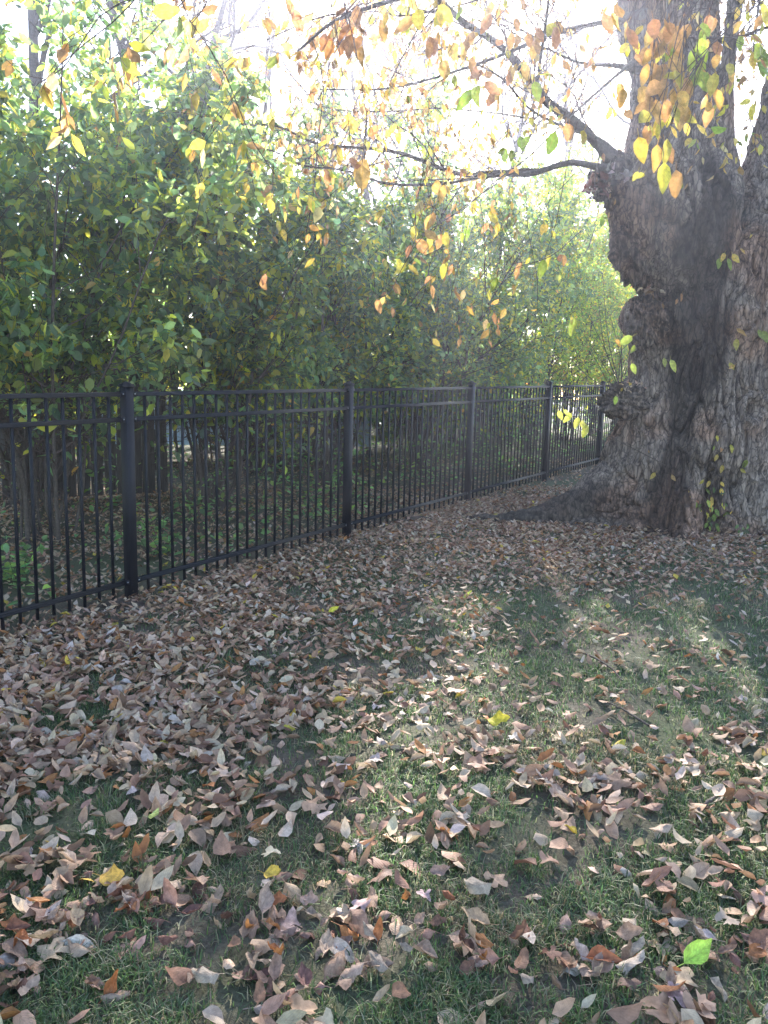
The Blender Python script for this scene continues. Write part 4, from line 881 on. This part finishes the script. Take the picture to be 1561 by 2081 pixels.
far = [(-7.0, 14.5, 10.5, .16, 'bare dark limbed tree behind the tallest shrub at the left', ORANGE, 1, (1.2, 0)),
 (-5.2, 17, 9.5, .2, 'dark tree forking low against the sky, left of centre', ORANGE, 1, (2.0, 0)),
 (-2.2, 22, 9.5, .16, 'thin twiggy tree left of the sky gap, nearly bare', ORANGE, 2, (.5, 0)),
 (1.2, 24, 9.5, .15, 'thin twiggy tree with rust leaves under the brightest sky', ORANGE, 4, (.2, 0)),
 (4.6, 23, 10.5, .17, 'yellow leaved tree between the brightest sky and the old trunk', ORANGE, 5, (0, 0)),
 (7.4, 25, 11.0, .18, 'pale yellow tree behind the branches beside the old trunk', GOLD, 3, (0, 0)),
 (11.8, 23, 10.0, .18, 'sparse tree seen in the gap right of the upper trunk', GOLD, 2, (0, 0)),
 (-12, 24, 9, .2, 'distant tree mostly hidden behind the left shrubs', GOLD, 3, (0, 0)),
 (15.5, 22, 9, .2, 'distant tree at the far right behind the leaning side trunk', GOLD, 3, (0, 0)),
 (-7, 34, 8, .2, 'low far tree closing the view beyond the blue car', GOLD, 4, (0, 0)),
 (1, 36, 8, .2, 'low far tree closing the view behind the middle fence panel', GOLD, 4, (0, 0)),
 (9, 36, 8, .2, 'low far tree closing the view left of the old tree', GOLD, 4, (0, 0))]
far += [(-3.4, 19.5, 9.6, .13, 'slender tree with drooping rust leaves left of the sky gap', ORANGE, 5, (.4, 0)), (-.6, 20, 9.8, .12, 'slender tree with pinkish brown leaves straight behind the middle post', ORANGE, 6, (-.3, 0)),
 (2.8, 20.5, 9.6, .13, 'slender tree with tan leaves right of the middle post', ORANGE, 5, (.2, 0)), (5.9, 20, 10.0, .13, 'slender yellow tan tree just left of the old trunk', ORANGE, 6, (.3, 0)),
 (1.3, 18.5, 8.6, .1, 'small thin tree with sparse yellow leaves behind the hedge centre', GOLD, 5, (-.4, 0))]
froots = [far_tree(*f_) for f_ in far]
def far_limbs(root, bl):
    AA = []; RR = []
    for b in bl: A, rr = limb('branch', b, 24, 8, M_LIMB, bark=False, parent=root); AA.append(A); RR.append(rr)
    AA, RR = np.array(AA), np.array(RR)
    B2, R2 = children(AA, RR, 9, .2, 1, 1.0, .9, 0, n=8, r=.4, wig=.09, up=.1, rmin=.006); B3, R3 = children(B2, R2, 5, .2, 1, .5, .9, 0, n=5, r=.6, wig=.08, up=.1, rmin=.004)
    for PP, QQ in ((B2, R2), (B3, R3)):
        v, f = tubes(PP, QQ, 4); part('twigs', v, f, root, M_TWIG, kind='stuff')
far_limbs(froots[0], [[(275, 330, 14, .12), (262, 170, 14, .085), (250, 105, 14, .075), (235, 50, 14, .07), (222, 0, 14, .065), (200, -80, 14, .05)], [(233, 18, 14, .04), (255, -5, 13.9, .035), (285, -50, 13.9, .02)], [(251, 85, 14, .03), (280, 45, 14, .022), (300, 35, 14, .016)]])
far_limbs(froots[1], [[(330, 280, 17, .09), (362, 165, 17, .07), (385, 135, 17, .06), (430, 100, 17, .06), (470, 70, 17, .055), (500, 55, 17, .045), (530, 10, 17, .035), (560, -50, 17, .02)], [(400, 120, 17, .04), (440, 118, 17, .035), (480, 100, 17, .03), (530, 95, 17, .02), (590, 120, 17, .012)], [(365, 160, 17, .04), (330, 130, 17, .03), (300, 95, 17, .022), (270, 100, 17, .012)], [(470, 70, 17, .03), (465, 30, 17, .025), (480, -20, 17, .018)]])

# ------------------------------------------------------------ fallen leaves
tb = np.array([XC[5], TY])
def litter_density(x, y):
    P = np.stack([x, y, np.zeros_like(x)], -1)
    px, py, _ = project(np.stack([x, y, gz(x, y)], -1))
    df = (x - FX)*(-FN[0]) + (y - FY)*(-FN[1])      # distance in front of the metal fence
    cl = fbm(P*1.6 + 3, 3); cl2 = fbm(P*3.5 + 8, 3)
    d = np.where(df < 0, 90, 190*sstep(df, 3.0, .9) + 45)
    d = d + 200*sstep(np.hypot(x - tb[0] + .6, y - tb[1]), 3.4, 1.4)*(y < 9.5)
    left = sstep(px, 760, 420)*sstep(y, 2.2, 3.2); d = d + 100*left*(df > 0)
    near = sstep(y, 3.6, 2.6); d = d + near*(60 + 60*sstep(cl2, -.1, .5))
    bare = sstep(px, 600, 900)*sstep(y, 3.0, 3.6)*sstep(y, 6.2, 5.2)*(df > 1.0); d = d*(1 - .35*bare)
    return d*np.interp(y, [2.2, 3, 4.5], [3.2, 3.8, 4.7])*(.4 + .9*sstep(cl + .5*cl2, -.55, .45))
X = rng.uniform(-8, 8, 480000); Y = rng.uniform(1.2, 14.5, 480000); area = 16*13.3
px, py, dd = project(np.stack([X, Y, gz(X, Y)], -1))
dens = litter_density(X, Y); dens = np.where(Y > 10.5, np.minimum(dens, 110), dens)
ok = (rng.random(len(X)) < dens*area/len(X)) & (px > -120) & (px < W0 + 120) & (py < H0 + 160)
X, Y = X[ok], Y[ok]; N = len(X)
size = .034 + .066*rng.beta(2.2, 1.8, N); size *= np.interp(Y, [2, 3.2, 4.5, 7], [1.0, .92, .78, .72])
zb = gheight(X, Y)
tilt = rng.normal(size=(N, 2))*.2
nr = nrm(np.stack([tilt[:, 0], tilt[:, 1], np.ones(N)], -1)); flip = rng.random(N) < .5; nr[flip] *= -1
an = rng.uniform(0, 6.283, N); ax = np.stack([np.cos(an), np.sin(an), .12*rng.normal(size=N)], -1)
zo = np.where(Y < 5.0, rng.uniform(.012, .045, N), rng.uniform(.006, .05, N))
pos = np.stack([X, Y, zb + zo], -1) - ax*size[:, None]*.5
order = np.argsort(np.hypot(X, Y) + np.where((px[ok] < 10) | (px[ok] > W0 - 10) | (py[ok] > H0 - 12), 50, 0))
near_i, rest = order[:292], order[292:]
a, b_, n_ = frame(ax, nr)
kinds = [
 ('dry tan leaf lying curled in the foreground grass', ([(.40, .27, .20), (.34, .22, .155)], [1, 1])),
 ('pinkish brown dry leaf lying in the foreground grass', ([(.39, .255, .175), (.34, .205, .14)], [1, 1])),
 ('dark brown dry leaf lying in the foreground grass', ([(.16, .08, .055), (.2, .1, .065)], [1, 1])),
 ('pale grey dry leaf lying in the foreground grass', ([(.42, .34, .28), (.45, .37, .3)], [1, 1])),
 ('rust coloured dry leaf lying in the foreground grass', ([(.34, .13, .05), (.3, .11, .05)], [1, 1]))]
kcol = [('dry tan', .26), ('pinkish brown', .40), ('dark brown', .20), ('pale grey', .06), ('rust coloured', .08)]
pick = rng.choice(5, len(near_i), p=[k_[1] for k_ in kcol]); shp = rng.choice(len(HI_FALL), len(near_i), p=[.12]*8 + [.02, .02])
shape_word = ['cupped', 'tightly curled', 'nearly flat', 'arched', 'rolled up', 'humped', 'folded', 'twisted', 'lobed', 'lobed']
LX, LY, _ = project(pos[near_i])
def place_word(x, y):
    c_ = ['at the left edge', 'left of centre', 'near the centre line', 'right of centre', 'at the right edge'][int(np.clip(x/W0*5, 0, 4))]
    r_ = 'lowest in the foreground' if y > 1900 else ('low in the foreground' if y > 1740 else 'higher in the foreground')
    return r_ + ' ' + c_.replace(' the left', ' left').replace(' the right', ' right').replace('near the centre line', 'near mid frame')
labs = [('large ' if size[i_] > .07 else 'small ') + kcol[pick[q_]][0] + ' ' + shape_word[shp[q_]] + ' leaf ' + place_word(LX[q_], LY[q_]) for q_, i_ in enumerate(near_i)]
for k in range(5):
    for h_ in range(len(HI_FALL)):
        sel = np.where((pick == k) & (shp == h_))[0]
        if not len(sel): continue
        idx = near_i[sel]
        for o, q_ in zip(leaf_objects('fallen_leaf', None, pos[idx], ax[idx], nr[idx], size[idx], kinds[k][1], [HI_FALL[h_]], M_FALLEN_ONE, nvar=3), sel):
            o['label'] = labs[q_]; o['category'] = 'leaf'; o['group'] = labs[q_].replace(' leaf ', ' leaves ') if labs.count(labs[q_]) > 1 else 'fallen leaves in the foreground'
for pxx, pyy, sz, col, lab in [(330, 1690, .085, (.5, .55, .22), 'pale green fallen leaf among brown leaves at the left'), (240, 1812, .1, (.55, .33, .07), 'orange yellow fallen leaf with a dark edge, left foreground'), (566, 1798, .085, (.6, .42, .08), 'yellow tan fallen leaf left of centre in the foreground'),
      (1016, 1482, .11, (.66, .5, .05), 'bright yellow fallen leaf alone on the grass, right of centre'), (1428, 1992, .1, (.45, .56, .1), 'bright green fallen leaf with a brown spot near the bottom right corner'), (955, 1225, .08, (.55, .5, .1), 'small yellow fallen leaf in the middle of the lawn'), (680, 1258, .08, (.6, .52, .06), 'small yellow fallen leaf in front of the second post'),
      (185, 1232, .1, (.62, .5, .08), 'yellow fallen leaf against the foot of the fence, left of the nearest post')]:
    p = gnd(pxx, pyy); p[2] = float(gheight(np.array([p[0]]), np.array([p[1]]))[0]) + .045; an_ = rng.uniform(-.6, .6)
    o = leaf_objects('fallen_leaf', None, (p - [sz*.5, 0, 0])[None], np.array([[math.cos(an_), math.sin(an_), .1]]), np.array([[0, -.35, 1.]]), np.array([sz]), ([col], [1]), HI_FALL[:3], M_FALLEN_ONE, nvar=3)[0]
    o['label'] = lab; o['category'] = 'leaf'
VLO = [leaf_proto(3, 3, w*1.25, b, c_, t, 0, s_ + 50, stalk=False, crumple=.03) for s_, (w, b, c_, t) in enumerate([(.5, .8, .6, .3), (.5, 1.3, .9, -.5), (.55, -.9, -.6, .4), (.5, .3, 1.1, 0)])]
ra, rb = rest[Y[rest] < 4.6], rest[Y[rest] >= 4.6]
V, F, c, uv = leaf_arrays(pos[ra], ax[ra], nr[ra], size[ra], palette(len(ra), *BROWN, jit=.15), LO_FALL)
V2, F2, c2, uv2 = leaf_arrays(pos[rb], ax[rb], nr[rb], size[rb], palette(len(rb), *BROWN, jit=.15), VLO)
F = [F[0], F2[0] + len(V)]; V = np.concatenate([V, V2]); c = np.concatenate([c, c2]); uv = np.concatenate([uv, uv2])
link('leaf_litter', make_mesh('leaf_litter', V, F, c, uv, M_FALLEN, True), kind='stuff', label='brown fallen leaves spread over the lawn and under the fence', category='fallen leaves')

# sticks
def stick(pts, rad, lab):
    P = [gnd(a, b) + [0, 0, .03 + dz] for a, b, dz in pts]; A = spline(P, 14); A += rnd(14, 3)*.002
    root = np.array(A[0]); V, F = tubes(A[None] - root, np.linspace(rad, rad*.5, 14)[None], 7); o = link('fallen_twig', make_mesh('fallen_twig', V, F, mat=M_STEM, smooth=True), label=lab, category='twig'); o.location = root.tolist()
stick([(1415, 1668, 0), (1440, 1655, .02), (1452, 1641, .01)], .008, 'short thick stick on the lawn at the right')
stick([(1180, 1335, 0), (1235, 1368, .01), (1262, 1395, 0)], .006, 'thin stick lying on the grass right of centre')
stick([(190, 1590, .0), (205, 1545, .02), (214, 1515, .03)], .004, 'thin upright twig among leaves at the left')
stick([(1320, 1490, 0), (1270, 1462, .01), (1235, 1440, 0)], .006, 'pale broken stick beside brown leaves at the right')
stick([(590, 1320, 0), (660, 1300, .01), (700, 1296, 0)], .005, 'thin stick in the leaves in front of the second post')
# earth at the post foot and beside the second post
def mound(px, py, rx, ry, h, lab, nm='soil_mound'):
    c = gnd(px, py); n = 30; m = 40; R_ = np.linspace(0, 1, n); T = np.linspace(0, 2*np.pi, m, endpoint=False); RR, TT = np.meshgrid(R_, T, indexing='ij')
    P = np.stack([RR*np.cos(TT)*rx, RR*np.sin(TT)*ry, h*(1 - RR**2)**1.5], -1); P[..., 2] += .012*fbm((P + c)*14, 3)*(1 - RR) - .01*RR
    i = np.arange(n-1)[:, None]*m + np.arange(m)[None]; j = np.arange(n-1)[:, None]*m + (np.arange(m)[None] + 1) % m
    o = link(nm, make_mesh(nm, P.reshape(-1, 3), np.stack([i, i+m, j+m, j], -1).reshape(-1, 4), mat=M_SOIL, smooth=True), label=lab, category='soil'); o.location = c.tolist()
mound(250, 1232, .24, .12, .05, 'dark crumbly earth heaped at the foot of the nearest post')
mound(850, 1062, .38, .12, .07, 'dark earth and root hump right of the second post')

# ------------------------------------------------------------ grass
def grass():
    N = 900000
    Yg = 1.3 + (rng.random(N)**1.25)*8.7; Xg = rng.uniform(-.56, .56, N)*Yg
    df = (Xg - FX)*(-FN[0]) + (Yg - FY)*(-FN[1])
    P = np.stack([Xg, Yg, np.zeros(N)], -1)
    cl = fbm(P*1.9 + 40, 3); fine_ = fbm(P*7, 2)
    want = sstep(cl + .5*fine_, -.55, .25)*.9 + .12
    want *= np.where(df < .0, .05, 1)*(1 - .75*sstep(df, 1.3, .3))*sstep(Yg, 9.5, 6.5)*(1 - .9*sstep(np.hypot(Xg - tb[0], Yg - tb[1]), 1.9, 1.0))
    want *= (4.5/(Yg + 1.5))**.6
    k = rng.random(N) < want*.30; Xg, Yg, P, cl, fine_ = Xg[k], Yg[k], P[k], cl[k], fine_[k]; N = len(Xg)
    z = gheight(Xg, Yg)
    h = rng.uniform(.014, .042, N)*(1 + .4*sstep(fine_, 0, .6)); w = rng.uniform(.0012, .0022, N)*(1 + .16*(Yg - 1.5))
    a = rng.uniform(0, 6.283, N); d = np.stack([np.cos(a), np.sin(a)], -1); lean = rng.uniform(.2, 1.5, N)*h
    a2 = a + 1.57 + rnd(N)*.5; s_ = np.stack([np.cos(a2), np.sin(a2), np.zeros(N)], -1)*w[:, None]
    B = np.stack([Xg, Yg, z - .004], -1); D = np.concatenate([d, np.zeros((N, 1))], -1)
    Mi = B + D*(lean*.35)[:, None] + [0, 0, 1]*(h*.6)[:, None]; Ti = B + D*lean[:, None] + [0, 0, 1]*(h*(1 - .25*(lean/h)))[:, None]
    V = np.stack([B - s_, B + s_, Mi - s_*.75, Mi + s_*.75, Ti], 1).reshape(-1, 3)
    o = np.arange(N)[:, None]*5
    F4 = o + np.array([[0, 1, 3, 2]]); F3 = o + np.array([[2, 3, 4]])
    green = palette(N, [(.07, .12, .04), (.10, .16, .05), (.055, .095, .04), (.27, .24, .15), (.18, .19, .10)], [4, 4, 3, 2.2, 2.2])
    dry = rng.random(N) < .45*sstep(fbm(P*1.2 + 90, 3), .0, .5); green[dry] = palette(int(dry.sum()), [(.3, .25, .15), (.22, .18, .1)], [1, 1])
    link('grass', make_mesh('grass', V, [F4, F3], np.repeat(green, 5, 0), None, M_GRASS), kind='stuff', label='short thin lawn grass showing between fallen leaves', category='grass')
    print('grass blades', N, 'leaves', len(rest), 'tree leaf objs', nlv)
grass()

# ------------------------------------------------------------ added volume imitating a veil of lens glare
if GLARE_VEIL:
    m = bpy.data.materials.new('glare_veil'); m.use_nodes = True; n = m.node_tree.nodes; n.clear()
    out = n.new('ShaderNodeOutputMaterial'); pv = n.new('ShaderNodeVolumePrincipled'); pv.inputs['Density'].default_value = GLARE_VEIL; pv.inputs['Anisotropy'].default_value = .76; pv.inputs['Color'].default_value = (.80, .82, 1, 1)
    m.node_tree.links.new(pv.outputs[0], out.inputs['Volume'])
    V, F = box((0, 18, 6.0), (64, 60, 15.4)); o = link('glare_veil', make_mesh('glare_veil', V, F, mat=m), kind='stuff', label='added thin volume imitating a bright veil of lens glare', category='glare_veil')
tris = sum(len(me.loops) - 2*len(me.polygons) for me in bpy.data.meshes)
print('triangles', tris, 'objects', len(bpy.data.objects))
